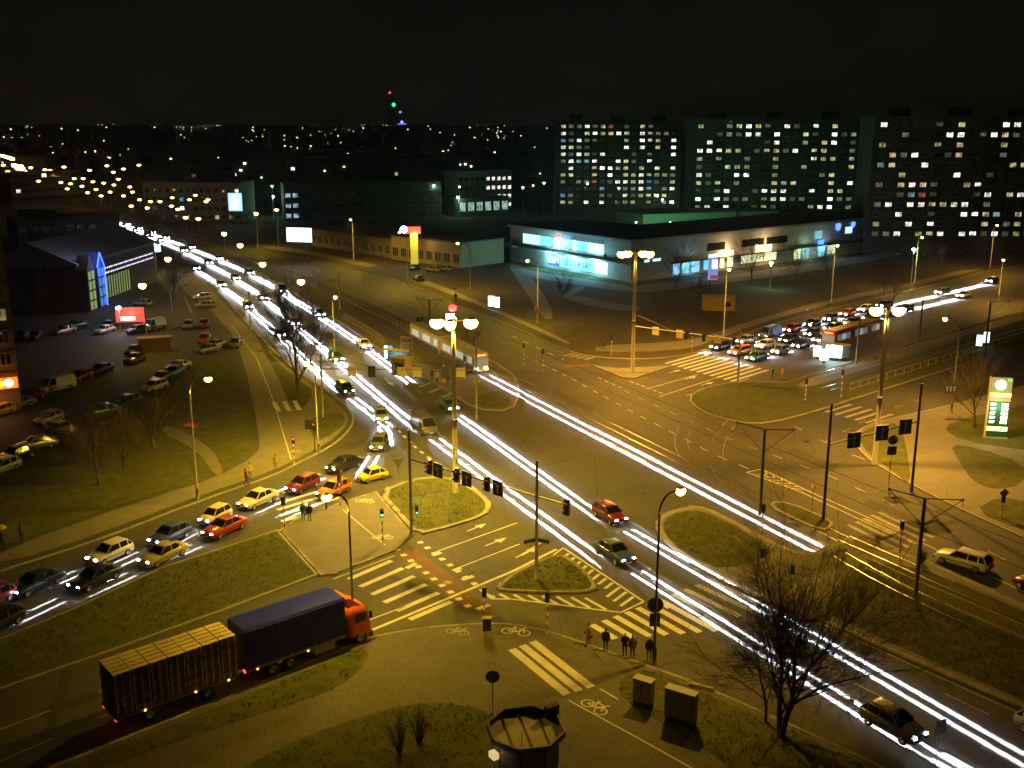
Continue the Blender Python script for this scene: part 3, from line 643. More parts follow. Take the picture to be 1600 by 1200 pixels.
ped_signal((1405, 870), 'striped signal post at the zebra beyond the tram tracks', 80, None)
ped_signal((1188, 915), 'signal post on the median seen through the bare tree', 90, None, 2.4)
ped_signal((1235, 938), 'striped post with a red cap behind the bare tree', 90, 0, 2.2)
ped_signal((1190, 840), 'signal on a striped post at the tip of the grass median', 90, None, 2.4)
ped_signal((1152, 600), 'dark signal post at the foot of the right zebra crossing', 90, None, 3.6, False)
ped_signal((818, 570), 'signal post at the far carriageway stop line', -90, None, 2.6); ped_signal((848, 580), 'signal post with a pale face right of the far stop line', -90, None, 2.6)
ped_signal((1258, 625), 'striped post at the end of the right tram platform', 90, None, 2.2); ped_signal((1314, 620), 'striped post beside the fence of the right tram stop', 90, None, 3.0)
ped_signal((955, 555), 'red and white striped post on the far pavement left of the gantry', 90, None, 2.4); ped_signal((1081, 548), 'striped post below the far signal gantry', 90, None, 2.4)
ped_signal((726, 592), 'striped post with signal at the end of the tram platform', -60, None, 2.6)
ped_signal((694, 597), 'striped post behind the waiting people at the tram stop', -60, None, 2.6)
ped_signal((1564, 810), 'striped post below the diamond priority sign', 90, None, 1.6)
e = thing('control_box', 'dark metal control box hung on the signal post at the kerb', 'control box', G(761, 990, .12)); MB().box((0, 0, .75), (.6, .4, .95)).build('cabinet', DARKP, e); MB().box((0, 0, 1.24), (.66, .46, .04)).build('lid', POLEM, e)

def board(root, c, ang, w, h, m, arrow_m=None, kind='up'):
    b = MB().box((0, 0, 0), (w, .06, h)).build('lane_board', m, root, False, c, ang)
    if arrow_m:
        a = MB(); a.add([(-.06, -.036, -h * .35), (.06, -.036, -h * .35), (.06, -.036, h * .12), (-.06, -.036, h * .12)], [(0, 1, 2, 3)])
        a.add([(-.2, -.036, h * .1), (.2, -.036, h * .1), (0, -.036, h * .38)], [(0, 1, 2)])
        if kind == 'left': a.add([(-.3, -.037, h * .0), (0, -.037, h * .0), (0, -.037, h * .12), (-.3, -.037, h * .12)], [(0, 1, 2, 3)])
        a.build('arrow', arrow_m, b)
    return b
def gantry(A, B, za, label, items, ha, hb, pm=POLEM, over=0.0, zb=None):
    a, b = G(*A, z=.1), G(*B, z=.1); r = thing('signal_gantry', label, 'signal gantry', a, 0, 'signal gantries over the roads')
    d = b - a; d.z = 0; L = d.length; u = d.normalized(); ang = math.atan2(u.y, u.x); zb = zb or za
    MB().tube([(0, 0, 0), (0, 0, 1.2), (0, 0, ha)], [.17, .14, .11], 10).build('pole', pm, r, True)
    if hb: MB().tube([(d.x, d.y, 0), (d.x, d.y, 1.2), (d.x, d.y, hb)], [.17, .14, .11], 10).build('pole', pm, r, True)
    e = u * (L + over)
    MB().tube([(0, 0, za), (e.x, e.y, zb + (zb - za) * over / L)], .07, 8).build('beam', pm, r, True)
    MB().tube([(0, 0, min(ha, za + 2) - .1), (u.x * L * .4, u.y * L * .4, za)], .015, 4).build('stay', DARKP, r); 
    for t, kind in items:
        p = u * (L * t); z = za + (zb - za) * t
        if kind.startswith('sig'):
            s = link('signal_head', None, r, (p.x, p.y, z - .25), ang if 'back' not in kind else ang + math.pi); lens3(s, 0 if 'red' in kind else None, 1.25)
            if 'plate' in kind: MB().box((0, .28, 0), (.9, .03, 1.4)).build('back_plate', BLACK, s)
        elif kind == 'board': board(r, (p.x, p.y, z - .3), ang, 1.05, 1.25, mat('lane_board_blue', (.012, .02, .06), .5), WHITEP)
        elif kind == 'board_left': board(r, (p.x, p.y, z - .3), ang, 1.05, 1.25, mat('lane_board_blue', (.012, .02, .06), .5), WHITEP, 'left')
        elif kind == 'back': board(r, (p.x, p.y, z - .3), ang, 1.1, 1.2, mat('board_back', (.4, .35, .26), .6, var=.1, scale=4))
        elif kind == 'blue': board(r, (p.x, p.y, z - .2), R(18), 1.4, 1.5, mat('lane_board_blue2', (.015, .03, .16), .45), WHITEP)
    return r
gantry((643, 835), (838, 905), 7.0, 'signal gantry with three red lights and lane boards over the near junction', [(.16, 'sig_red'), (.24, 'board_left'), (.385, 'sig_red'), (.475, 'board'), (.625, 'sig_red'), (.715, 'board'), (1.2, 'sig_red')], 9.6, 9.9, pm=STEEL, over=3.0)
gantry((988, 574), (1153, 600), 6.3, 'signal gantry with boards over the stop line of the right arm', [(.22, 'back'), (.45, 'back'), (.52, 'sig_back'), (.68, 'sig_back'), (.8, 'back'), (.95, 'sig_back')], 8.5, 8.5, pm=CONCP)
gantry((1286, 812), (1424, 768), 7.2, 'signal gantry with three dark blue lane boards at the right corner', [(.27, 'blue'), (.58, 'blue'), (.85, 'blue')], 11, 11, pm=DARKP)
gantry((505, 652), (745, 655), 6.2, 'signal gantry with pale boards beside the tram stop', [(.2, 'back'), (.33, 'sig_back_plate'), (.52, 'back'), (.62, 'back'), (.8, 'sig_back_plate'), (.9, 'back')], 8.0, 10.5, pm=POLEM)
gantry((392, 516), (531, 482), 6.0, 'yellow lit sign gantry across the far carriageway of headlights', [(.2, 'back'), (.75, 'back')], 7.0, 7.0, pm=mat('gantry_yellow', (.5, .42, .2), .6))
gs = thing('signal_post', 'green signal fixed low on the grey gantry pole of the grass island', 'traffic signal', G(650, 838, .12) + Vector((.15, -.3, 0))); s_ = link('signal_head', None, gs, (0, 0, 2.6), R(10)); lens3(s_, 2, .8); MB().bar((-.4, .15, 2.6), (0, .15, 2.6), .05).build('bracket', DARKP, gs)
gs = thing('signal_post', 'red and green signal high on the yellow corner pole', 'traffic signal', G(492, 706, .12)); s_ = link('signal_head', None, gs, (0, 0, 2.9), R(-20)); lens3(s_, 0, .9); MB().tube([(0, .1, 0), (0, .1, 3.3)], .05, 6).build('post', DARKP, gs); MB().box((-.6, .15, 3.1), (.8, .05, 1.1)).build('back_plate', BLACK, gs)

# ------------------------------------------------------------------ signs
def sign(base, h, label, shape='round', m=None, face=-90, r=.4, m2=None, striped=False, pole=POLEM):
    b = G(*base, z=.12); o = thing('road_sign', label, 'road sign', b, R(face + 90))
    if striped: striped_pole(o, h)
    else: MB().tube([(0, 0, 0), (0, 0, h + .2)], .035, 6).build('post', pole, o, True)
    if shape == 'round':
        p = MB().lathe((0, -.06, h), [(r, .015), (r, -.015)], 18, 'y').build('plate', m, o)
        if m2: MB().lathe((0, -.08, h), [(r * .78, .005), (r * .78, -.005)], 16, 'y').build('face', m2, p)
    elif shape == 'tri':
        MB().loft([[(-r, y, h + r * .6), (r, y, h + r * .6), (0, y, h - r)] for y in (-.05, -.08)]).build('plate', m, o)
    elif shape == 'diamond':
        p = MB().loft([[(-r, y, h), (0, y, h + r), (r, y, h), (0, y, h - r)] for y in (-.05, -.08)]).build('plate', m, o)
        if m2: MB().loft([[(-r * .7, y, h), (0, y, h + r * .7), (r * .7, y, h), (0, y, h - r * .7)] for y in (-.085, -.1)]).build('face', m2, p)
    else: MB().box((0, -.06, h), (r * 2, .03, r * 2 * (shape if isinstance(shape, float) else 1))).build('plate', m, o)
    return o
BACKG = mat('sign_back_grey', (.12, .12, .12), .6)
o = sign((1021, 1033), 4.1, 'round sign seen from behind on the dark lamp post by the zebra crossing', 'round', BACKG, 90, .55, pole=DARKP); MB().box((0, -.06, 3.0), (.7, .03, .95)).build('plate', BACKG, o)
sign((770, 1118), 2.6, 'round sign seen from behind beside the kiosk', 'round', BACKG, 90, .42)
sign((623, 765), 2.9, 'triangular give way sign seen from behind at the slip lane', 'tri', mat('sign_back_pale', (.3, .28, .22), .6), -90, .6)
ab = thing('direction_sign', 'two dark pointed direction boards fixed to the pole on the triangular island', 'road sign', G(838, 903, .12)); MB().box((-.55, -.1, 3.2), (1.0, .04, .3), .5).build('board', DARKP, ab); MB().box((.55, -.1, 3.2), (1.0, .04, .3), -.5).build('board', DARKP, ab); MB().tube([(0, .0, 3.0), (0, -.12, 3.4)], .05, 6).build('clamp', DARKP, ab)
o = sign((838, 505), 2.7, 'red and blue no stopping sign on the far lamp post before the shop', 'round', REDP, -90, .45, BLUEP); MB().box((-.9, -.06, 1.9), (1.5, .06, .9)).build('blue_board', BLUEP, o)
o = sign((1388, 762), 5.0, 'red crossed sign above a blue arrow sign at the right corner', 'round', REDP, -90, .5, BLUEP, True); MB().box((0, -.06, 3.9), (.9, .03, .9)).build('plate', BLUEP, o)
sign((1564, 808), 2.4, 'yellow and white diamond priority sign at the right kerb', 'diamond', WHITEP, -90, .48, YELLOWP)
sign((1268, 800), 2.6, 'small round sign on a thin post by the triangular grass strip', 'round', REDP, 200, .35, WHITEP)
o = sign((1481, 648), 3.4, 'blue lane board with three white arrows beside the right road', .8, BLUEP, -90, .75)
for k in (-.45, 0, .45):
    a = MB(); a.add([(k - .05, -.08, 3.05), (k + .05, -.08, 3.05), (k + .05, -.08, 3.5), (k - .05, -.08, 3.5)], [(0, 1, 2, 3)]); a.add([(k - .15, -.081, 3.48), (k + .15, -.081, 3.48), (k, -.081, 3.75)], [(0, 1, 2)]); a.build('arrow', WHITEP, o)
sign((745, 625), 2.6, 'yellow rimmed sign on the median tip beside the mast', 'diamond', YELLOWP, -90, .5)
sign((497, 440), 2.4, 'round white sign on the far verge left of the tram fence', 'round', WHITEP, -90, .45); sign((565, 450), 2.4, 'round pale sign on the far verge by the service road', 'round', WHITEP, -90, .42)
sign((712, 470), 2.6, 'small white square sign near the far footpath', 1.0, WHITEP, -90, .4)
o = sign((1462, 1195), 2.4, 'pale folded sign at the lower right kerb', 1.0, mat('sign_pale_green', (.4, .42, .3), .6), -60, .45)
rb = thing('info_board', 'small red board hung on the tall lamp post by the left lawn', 'sign board', G(306, 776, .12)); MB().box((.1, -.2, 7.2), (1.3, .06, .42)).build('board', REDP, rb); MB().box((.1, -.235, 7.2), (1.1, .01, .14)).build('stripe', WHITEP, rb); MB().box((0, -.1, 7.2), (.12, .2, .1)).build('bracket', DARKP, rb)

# ------------------------------------------------------------------ fences
def fence(px, label, h=1.1, step=2.0, z=.15, m=YELLOWP, bars=True, cat='fence'):
    P = gp(px); r = thing('railing', label, cat, (P[0].x, P[0].y, z), 0, 'yellow railings of the tram line'); o0 = P[0]
    pickets = 0
    for i in range(len(P) - 1):
        a, b = P[i] - o0, P[i + 1] - o0; L = (b - a).length; n = max(1, round(L / step)); d = (b - a) / L; ang = math.atan2(d.y, d.x)
        if i == 0:
            pm_ = MB().box((0, 0, h / 2), (.07, .07, h)).mesh('post', m); kk = MB()
            for q in range(9): kk.box((0 + step * (q + 1) / 10, 0, h * .52), (.035, .035, h * .72))
            kk = kk.mesh('pickets', m)
        for j in range(n + (i == len(P) - 2)):
            p = a + d * (L * j / n); link('post', pm_, r, (p.x, p.y, 0), ang)
            if bars and j < n:
                pk = link('picket_panel', kk, r, (p.x, p.y, 0), ang); pk.scale = (L / n / step, 1, 1); pk['kind'] = 'stuff'
        for zz in (h - .06, h * .16):
            MB().bar((a.x, a.y, zz), (b.x, b.y, zz), .05, .05).build('rail', m, r)
    return r
YD = mat('railing_yellow', (.42, .3, .06), .55, var=.2, scale=4)
fence([(1352, 893), (1430, 930), (1600, 1003), (1760, 1072)], 'long yellow picket railing between the tram tracks at lower right', 1.15, 2.0, .16, YD)
fence([(1290, 590), (1400, 558), (1520, 522), (1610, 496)], 'yellow railing behind the lit shelter on the right tram stop', 1.1, 2.6, .16, YD, False)
fence([(1328, 612), (1450, 574), (1610, 525)], 'lower yellow railing along the near side of the right tracks', 1.0, 2.4, .16, YD, False)
fence([(534, 470), (600, 500), (690, 546), (735, 570)], 'yellow railing behind the tram stop along the far track', 1.1, 2.4, .16, YD, False)
fence([(538, 500), (580, 524), (600, 540)], 'short yellow railing at the near edge of the tram platform', 1.1, 1.8, .16, YD, False)
fence([(612, 470), (650, 482), (668, 497)], 'pale handrail on the far verge behind the tram fence', 1.0, 2.4, .14, YD, False)

# ------------------------------------------------------------------ tram line masts
def tram_mast(base, h, label, both=True):
    b = G(*base, z=.15); r = thing('overhead_mast', label, 'tram mast', b, R(-28), 'tram overhead masts')
    MB().tube([(0, 0, 0), (0, 0, h)], [.17, .12], 10).build('pole', DARKP, r, True)
    for s in ((-1, 1) if both else (1,)):
        MB().tube([(0, 0, h - .05), (s * .3, 0, h), (s * 2.6, 0, h + .3)], .045, 6).build('cross_arm', DARKP, r)
        MB().tube([(0, 0, h - 2.2), (s * 2.6, 0, h + .3)], .03, 6).build('brace', DARKP, r)
        MB().tube([(s * 2.6, 0, h + .3), (s * 2.6, .5, h - .5), (s * 2.6, 1.4, h - .45)], .02, 5).build('registration_arm', DARKP, r)
        MB().lathe((s * 2.6, 0, h + .3), [(.04, -.1), (.08, -.05), (.08, .06), (.04, .1)], 8).build('insulator', DARKP, r)
    return r
tram_mast((1430, 930), 7.9, 'dark tram mast with a V shaped bracket rising beside the picket railing'); tram_mast((1187, 805), 8.3, 'dark tram mast with a V shaped bracket between the tracks at the junction'); tram_mast((672, 533), 7, 'small tram mast with spread arms behind the tram stop')
tram_mast((1338, 568), 7, 'tram mast rising behind the lit shelter', False); tram_mast((1435, 545), 8, 'tram mast at the middle of the right tram stop', False); tram_mast((1538, 560), 9, 'tram mast at the right edge behind the poster', False)
CW = thing('contact_wire', 'thin overhead tram wires strung over the junction', 'wire', (0, 0, 0)); WIRE = DARKP
for px in ([(520, 460), (690, 552), (960, 690), (1200, 815), (1400, 920), (1700, 1058)], [(690, 540), (960, 668), (1200, 785), (1407, 882), (1700, 1012)]):
    P = gp(px); MB().tube([(p.x, p.y, 5.6) for p in P], .02, 4).build('wire', WIRE, CW)
# ------------------------------------------------------------------ vehicles
BEAM = {}
def beam_light(name, power, reach=8.0, h=.62, width=.42):
    """headlamp light shaped by nodes into a narrow even stripe on the road, like a light trail"""
    k = (power, reach)
    if k in BEAM: return BEAM[k]
    d = bpy.data.lights.new(name, 'SPOT'); k_ = max(1.0, reach ** 2.9 / 6); d.energy = power * k_; d.color = (.86, .93, 1.0); d.shadow_soft_size = .05; d.spot_size = R(34); d.spot_blend = .05
    d.use_nodes = True; nt = d.node_tree; N = nt.nodes; L = nt.links
    em = N['Emission']; tc = N.new('ShaderNodeTexCoord'); sp = N.new('ShaderNodeSeparateXYZ'); L.new(tc.outputs['Normal'], sp.inputs[0])
    def M(op, a, b=None, c=None):
        n = N.new('ShaderNodeMath'); n.operation = op
        for i, v in enumerate((a, b, c)):
            if v is None: continue
            if isinstance(v, (int, float)): n.inputs[i].default_value = v
            else: L.new(v, n.inputs[i])
        return n.outputs[0]
    ca, sa = math.cos(R(13)), math.sin(R(13))                                # the lamp is tipped 13 degrees down
    dU = M('ADD', M('MULTIPLY', sp.outputs['Y'], ca), M('MULTIPLY', sp.outputs['Z'], sa)); dF = M('SUBTRACT', M('MULTIPLY', sp.outputs['Y'], sa), M('MULTIPLY', sp.outputs['Z'], ca))
    tr_ = M('MULTIPLY', M('DIVIDE', dU, dF), -1.0); t = M('MAXIMUM', tr_, .006)
    D = M('DIVIDE', h, t)                                                    # where the ray meets the road
    lat = M('ABSOLUTE', M('MULTIPLY', M('DIVIDE', sp.outputs['X'], dF), D))
    fall = M('SUBTRACT', 1.0, M('MINIMUM', 1.0, M('POWER', M('DIVIDE', D, reach), 5.0)))
    core = M('EXPONENT', M('MULTIPLY', M('POWER', M('DIVIDE', lat, M('ADD', width * .27, M('MULTIPLY', D, .0012))), 3.0), -1.0))  # beam squeezed into a thin stripe that draws the trail
    wide = M('MULTIPLY', M('EXPONENT', M('MULTIPLY', M('POWER', M('DIVIDE', lat, width * 3.2), 2.0), -1.0)), .004)
    st = M('MULTIPLY', M('MULTIPLY', M('ADD', core, wide), M('MULTIPLY', M('POWER', M('MINIMUM', D, reach), 2.9), 1 / k_)), fall)
    st = M('MULTIPLY', st, M('GREATER_THAN', tr_, .0075))
    L.new(st, em.inputs['Strength'])
    BEAM[k] = d
    return d
PAINTS = {}
def cpaint(n, c, metal=.0): PAINTS[n] = mat('car_paint_' + n.replace(' ', '_'), c, .28, metal, spec=.6); return PAINTS[n]
for n, c, me in [('white', (.7, .7, .68), 0), ('cream', (.62, .55, .36), 0), ('silver', (.4, .41, .42), .5), ('grey', (.13, .13, .135), .3), ('black', (.012, .012, .013), 0), ('dark blue', (.02, .035, .12), .2), ('blue', (.06, .1, .35), .2), ('red', (.32, .02, .015), 0), ('dark red', (.16, .012, .015), .1), ('orange', (.62, .15, .02), 0), ('yellow', (.72, .5, .02), 0), ('green', (.03, .1, .05), .2), ('beige', (.4, .33, .2), 0), ('teal', (.03, .14, .14), .2)]: cpaint(n, c, me)
SPEC = {  # length, width, height, hood height, belt, cabin: base front, roof front, roof rear, base rear (fractions from front), ground clearance
    'hatchback': (3.9, 1.66, 1.43, .82, .92, .27, .44, .86, .985),
    'city car': (3.25, 1.5, 1.43, .82, .92, .22, .40, .88, .985),
    'small saloon': (3.1, 1.4, 1.33, .78, .84, .24, .38, .76, .95),
    'saloon': (4.35, 1.7, 1.4, .84, .92, .28, .43, .70, .86),
    'estate': (4.4, 1.7, 1.44, .84, .92, .27, .42, .90, .985),
    'van': (4.9, 1.9, 2.0, 1.0, 1.08, .12, .24, .97, .995),
}
def make_car(kind, full=True):
    L, W_, H, hood, belt, c0, r0, r1, c1 = SPEC[kind]; gc = .2; hw = W_ / 2
    root = link('car', None, None, (0, 0, 0)); root.empty_display_size = .3
    def X(f): return L / 2 - f * L              # front = +X
    st = [(0, .80, .36, hood * .72), (.02, .88, .26, hood * .80), (.07, .95, gc, hood * .93), (.16, 1, gc, hood), (c0, 1, gc, belt), (.5, 1, gc, belt + .02), (c1 - .04, 1, gc, belt + .03), (min(c1, .97), .98, gc + .02, belt + .0 if c1 < .95 else belt), (.985, .92, .28, belt * .93), (1, .84, .38, belt * .82)]
    b = MB(); secs = []
    for f, wf, zb, zt in st:
        w = hw * wf; x = X(f); zm = zb + (zt - zb) * .55
        secs.append([(x, -w * .86, zb), (x, -w * .97, zb + .08), (x, -w, zm), (x, -w * .975, zt - .09), (x, -w * .9, zt - .015), (x, 0, zt + .02), (x, w * .9, zt - .015), (x, w * .975, zt - .09), (x, w, zm), (x, w * .97, zb + .08), (x, w * .86, zb)])
    b.loft(secs); b.build('body', PAINTS['white'], root, True)
    wb = hw * .92; wt = hw * .74
    x0, x1, x2, x3 = X(c0), X(r0), X(r1), X(c1)
    gz = MB(); zt = H - .05
    base = [(x0, -wb * .9), (x0 - .12, -wb), (x3 + .12, -wb), (x3, -wb * .9), (x3, wb * .9), (x3 + .12, wb), (x0 - .12, wb), (x0, wb * .9)]
    topo = [(x1, -wt * .9), (x1 - .08, -wt), (x2 + .08, -wt), (x2, -wt * .92), (x2, wt * .92), (x2 + .08, wt), (x1 - .08, wt), (x1, wt * .9)]
    gz.loft([[(x, y, belt - .03) for x, y in base], [(x, y, zt) for x, y in topo]]); gz.build('windows', GLASSD, root)
    rf = MB(); rs = []
    for k, z in ((1.02, zt - .02), (1.0, zt + .03), (.86, H), (.5, H + .015)):
        rs.append([((x - (x1 + x2) / 2) * (k if k > .9 else k + .08) + (x1 + x2) / 2, y * k, z) for x, y in topo])
    rf.loft(rs); rf.build('roof', PAINTS['white'], root, True)
    for s in (-1, 1):
        MB().bar((x0 - .03, s * wb * .95, belt - .02), (x1, s * wt * .97, zt), .07, .06).build('pillar', PAINTS['white'], root); MB().bar((x3 + .03, s * wb * .95, belt - .02), (x2, s * wt * .97, zt), .12, .07).build('pillar', PAINTS['white'], root)
        if kind != 'van':
            xm = (x0 + x3) / 2 - (.25 if kind in ('city car', 'small saloon') else 0); MB().bar((xm, s * wb * 1.0, belt - .02), (xm - .02, s * wt * 1.0, zt), .08, .05).build('pillar', PAINTS['white'], root)
            if kind in ('hatchback', 'estate', 'saloon'): xq = xm - .85; MB().bar((xq, s * wb, belt - .02), (xq, s * wt, zt), .1, .05).build('pillar', PAINTS['white'], root)
        else:
            xm = x0 - 1.25; xe = X(.97); MB().loft([[(xm, s * wb * 1.01, belt - .04), (xe, s * wb * 1.01, belt - .04), (xe + .05, s * wt * 1.02, zt), (xm, s * wt * 1.02, zt)], [(xm, s * wb * .98, belt - .04), (xe, s * wb * .98, belt - .04), (xe + .05, s * wt * .98, zt), (xm, s * wt * .98, zt)]]).build('side_panel', PAINTS['white'], root)
    R_ = .3 if L > 3.3 else .27
    tyre = MB().lathe((0, 0, 0), [(R_ * .72, -.09), (R_ * .95, -.1), (R_, -.06), (R_, .06), (R_ * .95, .1), (R_ * .72, .09)], 14, 'y').mesh('wheel', RUBBER, True)
    rim = MB().lathe((0, 0, 0), [(R_ * .66, -.1), (R_ * .6, -.112), (R_ * .2, -.095), (R_ * .2, .095), (R_ * .6, .112), (R_ * .66, .1)], 10, 'y').mesh('rim', RIM, True)
    for f in (.18, .8):
        for s in (-1, 1):
            wloc = (X(f), s * (hw - .07), R_); wo = link('wheel', tyre, root, wloc)
            if full: link('rim', rim, wo)
    hl = MB().lathe((0, 0, 0), [(.07, -.04), (.125, 0), (.11, .035), (.05, .05)], 10, 'x', 1.25, .85).mesh('headlight', HEADOFF, True)
    for s in (-1, 1): link('headlight', hl, root, (X(.018), s * hw * .62, .62))
    tl = MB().box((0, 0, 0), (.06, .22, .16)).mesh('tail_light', TAILOFF)
    for s in (-1, 1): link('tail_light', tl, root, (X(.993), s * hw * .70, belt * .72))
    if full:
        MB().box((0, 0, 0), (.12, W_ * .86, .14)).build('bumper', mat('bumper_grey', (.05, .05, .05), .6), root, False, (X(.008), 0, .40)); MB().box((0, 0, 0), (.12, W_ * .86, .14)).build('bumper', MATS['bumper_grey'], root, False, (X(.992), 0, .42))
        MB().box((0, 0, 0), (.02, .5, .11)).build('licence_plate', PLATE, root, False, (X(-.008), 0, .40)); MB().box((0, 0, 0), (.02, .5, .11)).build('licence_plate', PLATE, root, False, (X(1.008), 0, .46))
        MB().box((0, 0, 0), (.03, W_ * .5, .12)).build('grille', BLACK, root, False, (X(.006), 0, hood * .68))
        for s in (-1, 1): MB().box((0, 0, 0), (.1, .16, .12)).build('mirror', BLACK, root, False, (x0 - .3, s * (hw + .04), belt + .06))
        for s in (-1, 1): MB().box((0, 0, 0), (L * .55, .015, .06)).build('side_moulding', BLACK, root, False, (0, s * (hw + .002), .55))
    return root
PROTO = {}
def car(kind, colour, front, rear, label, lights=True, full=True, group=None, tails=False, beam=None, loc=None, rz=None):
    k = (kind, full)
    if k not in PROTO: PROTO[k] = make_car(kind, full); o = PROTO[k]; first = True
    else: o = dup(PROTO[k]); first = False
    if loc is None:
        a, b = G(*front), G(*rear); c = (a + b) / 2; d = a - b; rz = math.atan2(d.y, d.x); loc = (c.x, c.y, .0)
    o.location = loc; o.rotation_euler = (0, 0, rz)
    if beam:
        pass
    tag(o, label, 'van' if kind == 'van' else 'car', group)
    for ch in list(KIDS[o.name]):
        n = ch.name.split('.')[0]
        if n in ('body', 'roof', 'pillar', 'side_panel'): setmat(ch, PAINTS[colour])
        if n == 'headlight':
            setmat(ch, E_HEAD if lights else HEADOFF)
            if beam and lights:
                l = link('beam', beam_light('headlight_trail_light', *beam), ch, (.12, 0, 0)); l.rotation_euler = (R(77), 0, R(-90))
        if n == 'headlight' and not full and lights: ch.scale = (1.5, 1.5, 1.5)
        if n == 'tail_light': setmat(ch, E_TAIL if tails else TAILOFF)
    return o
# prototypes are made once up front so that copies never inherit lamps
def protos():
    for k in SPEC:
        for f in (True, False):
            PROTO[(k, f)] = make_car(k, f)
protos()
ALLP = list(PROTO.values())

BW = 3600.0
QG = 'cars queuing towards the lower left'
Q = [('hatchback', 'white', (137, 888), (206, 858), 'white hatchback with headlights on, third from the left edge in the upper queue lane'), ('hatchback', 'blue', (232, 860), (298, 830), 'blue hatchback with bright headlights between the white and cream cars of the queue'), ('city car', 'cream', (308, 829), (364, 801), 'small cream city car with headlights on, below the street lamp'), ('saloon', 'cream', (368, 803), (437, 773), 'cream saloon car moving just left of the zebra crossing'),
     ('saloon', 'red', (312, 850), (388, 815), 'red saloon in the lower queue lane beside the small cream city car'), ('saloon', 'beige', (217, 892), (292, 858), 'dark beige saloon with bright headlights in the lower queue lane'), ('saloon', 'black', (105, 933), (192, 892), 'black saloon with headlights on in the lower queue lane'), ('saloon', 'dark blue', (22, 935), (92, 905), 'dark blue saloon at the left end of the upper queue lane'), ('hatchback', 'black', (-42, 1000), (32, 965), 'black hatchback cut by the left edge of the picture, lower lane'), ('hatchback', 'dark red', (-45, 958), (12, 934), 'dark red hatchback cut by the left edge, upper lane'),
     ('hatchback', 'dark red', (444, 778), (500, 752), 'dark red hatchback with star bright headlights on the zebra crossing'), ('hatchback', 'orange', (492, 786), (550, 760), 'orange hatchback with bright headlights beside the dark red one'), ('small saloon', 'yellow', (556, 756), (608, 744), 'small yellow old saloon turning at the grass island'), ('saloon', 'black', (508, 744), (568, 722), 'dark saloon turning off the main road, headlights on'), ('hatchback', 'grey', (582, 716), (602, 684), 'grey hatchback turning right out of the stream of headlights'), ('hatchback', 'silver', (600, 672), (592, 640), 'silver hatchback starting its right turn at the corner')]
for k, c, f, r_, lb in Q:
    on = not (c in ('yellow',)); car(k, c, f, r_, lb, on, True, QG, False, ((BW, 9) if c in ('grey', 'silver') or f[0] == 508 else (BW * .3, 6)) if on else None)
car('estate', 'white', (1463, 872), (1547, 896), 'white estate car with lit rear lights on the far carriageway at right', False, True, None, True)
car('hatchback', 'dark red', (1590, 912), (1662, 940), 'dark red hatchback cut by the right edge on the far carriageway', False, True, None, True)
car('hatchback', 'grey', (1433, 1163), (1358, 1121), 'grey hatchback with two bright headlights at the lower right, nearest lane', True, True, None, False, (BW, 7))

# the stream of headlights: cars coming down the main carriageway
LANES = {'inner': [(150, 336), (250, 370), (330, 401), (400, 433), (520, 506), (640, 597), (730, 660), (840, 744), (1030, 858), (1200, 943), (1400, 1036), (1600, 1133), (1750, 1205)],
         'middle': [(140, 336), (240, 372), (315, 407), (385, 446), (480, 525), (590, 618), (690, 695), (840, 794), (1010, 905), (1200, 1005), (1400, 1097), (1600, 1186), (1800, 1275)],
         'outer': [(300, 418), (350, 450), (400, 492), (470, 556), (530, 606), (575, 640)]}
cols = ['silver', 'grey', 'dark blue', 'white', 'black', 'dark red', 'green', 'silver', 'blue', 'grey', 'teal', 'beige']
kinds = ['hatchback', 'saloon', 'estate', 'hatchback', 'saloon', 'city car', 'hatchback', 'van']
def walk(P, s0, gap, fn):
    acc = 0.0; nxt = s0; i = 0; n = 0
    tot = sum((P[j + 1] - P[j]).length for j in range(len(P) - 1))
    while nxt < tot:
        while i < len(P) - 1 and acc + (P[i + 1] - P[i]).length < nxt: acc += (P[i + 1] - P[i]).length; i += 1
        d = (P[i + 1] - P[i]); L = d.length; p = P[i] + d * ((nxt - acc) / L); fn(n, p, d / L); n += 1
        g_ = gap(p) if callable(gap) else gap; nxt += g_
crng = random.Random(4)
for li, (ln, px) in enumerate(LANES.items()):
    P = chaikin(gp(px), 2, False)[::-1]          # from the near end away
    def put(n, p, d, ln=ln, li=li):
        c = cols[(n * 5 + li * 3) % len(cols)]; k = kinds[(n * 3 + li) % len(kinds)]
        far = p.y > 150
        car(k, c, None, None, f'{c} {k}, headlights lit, {nth(n)} from near end, {ln} lane of main road', True, not far, 'cars streaming down the main road with headlights on', False, (BW, 47.0) if p.y < 90 else (BW, 40.0) if p.y < 190 else (BW, 33.0) if p.y < 330 else (BW * 1.5, 19.0) if p.y < 560 else None, loc=(p.x, p.y, 0), rz=math.atan2(-d.y, -d.x))
    walk(P, [4, 0, 10][li], lambda p: 42 if p.y < 150 else 32 if p.y < 320 else 19, put)

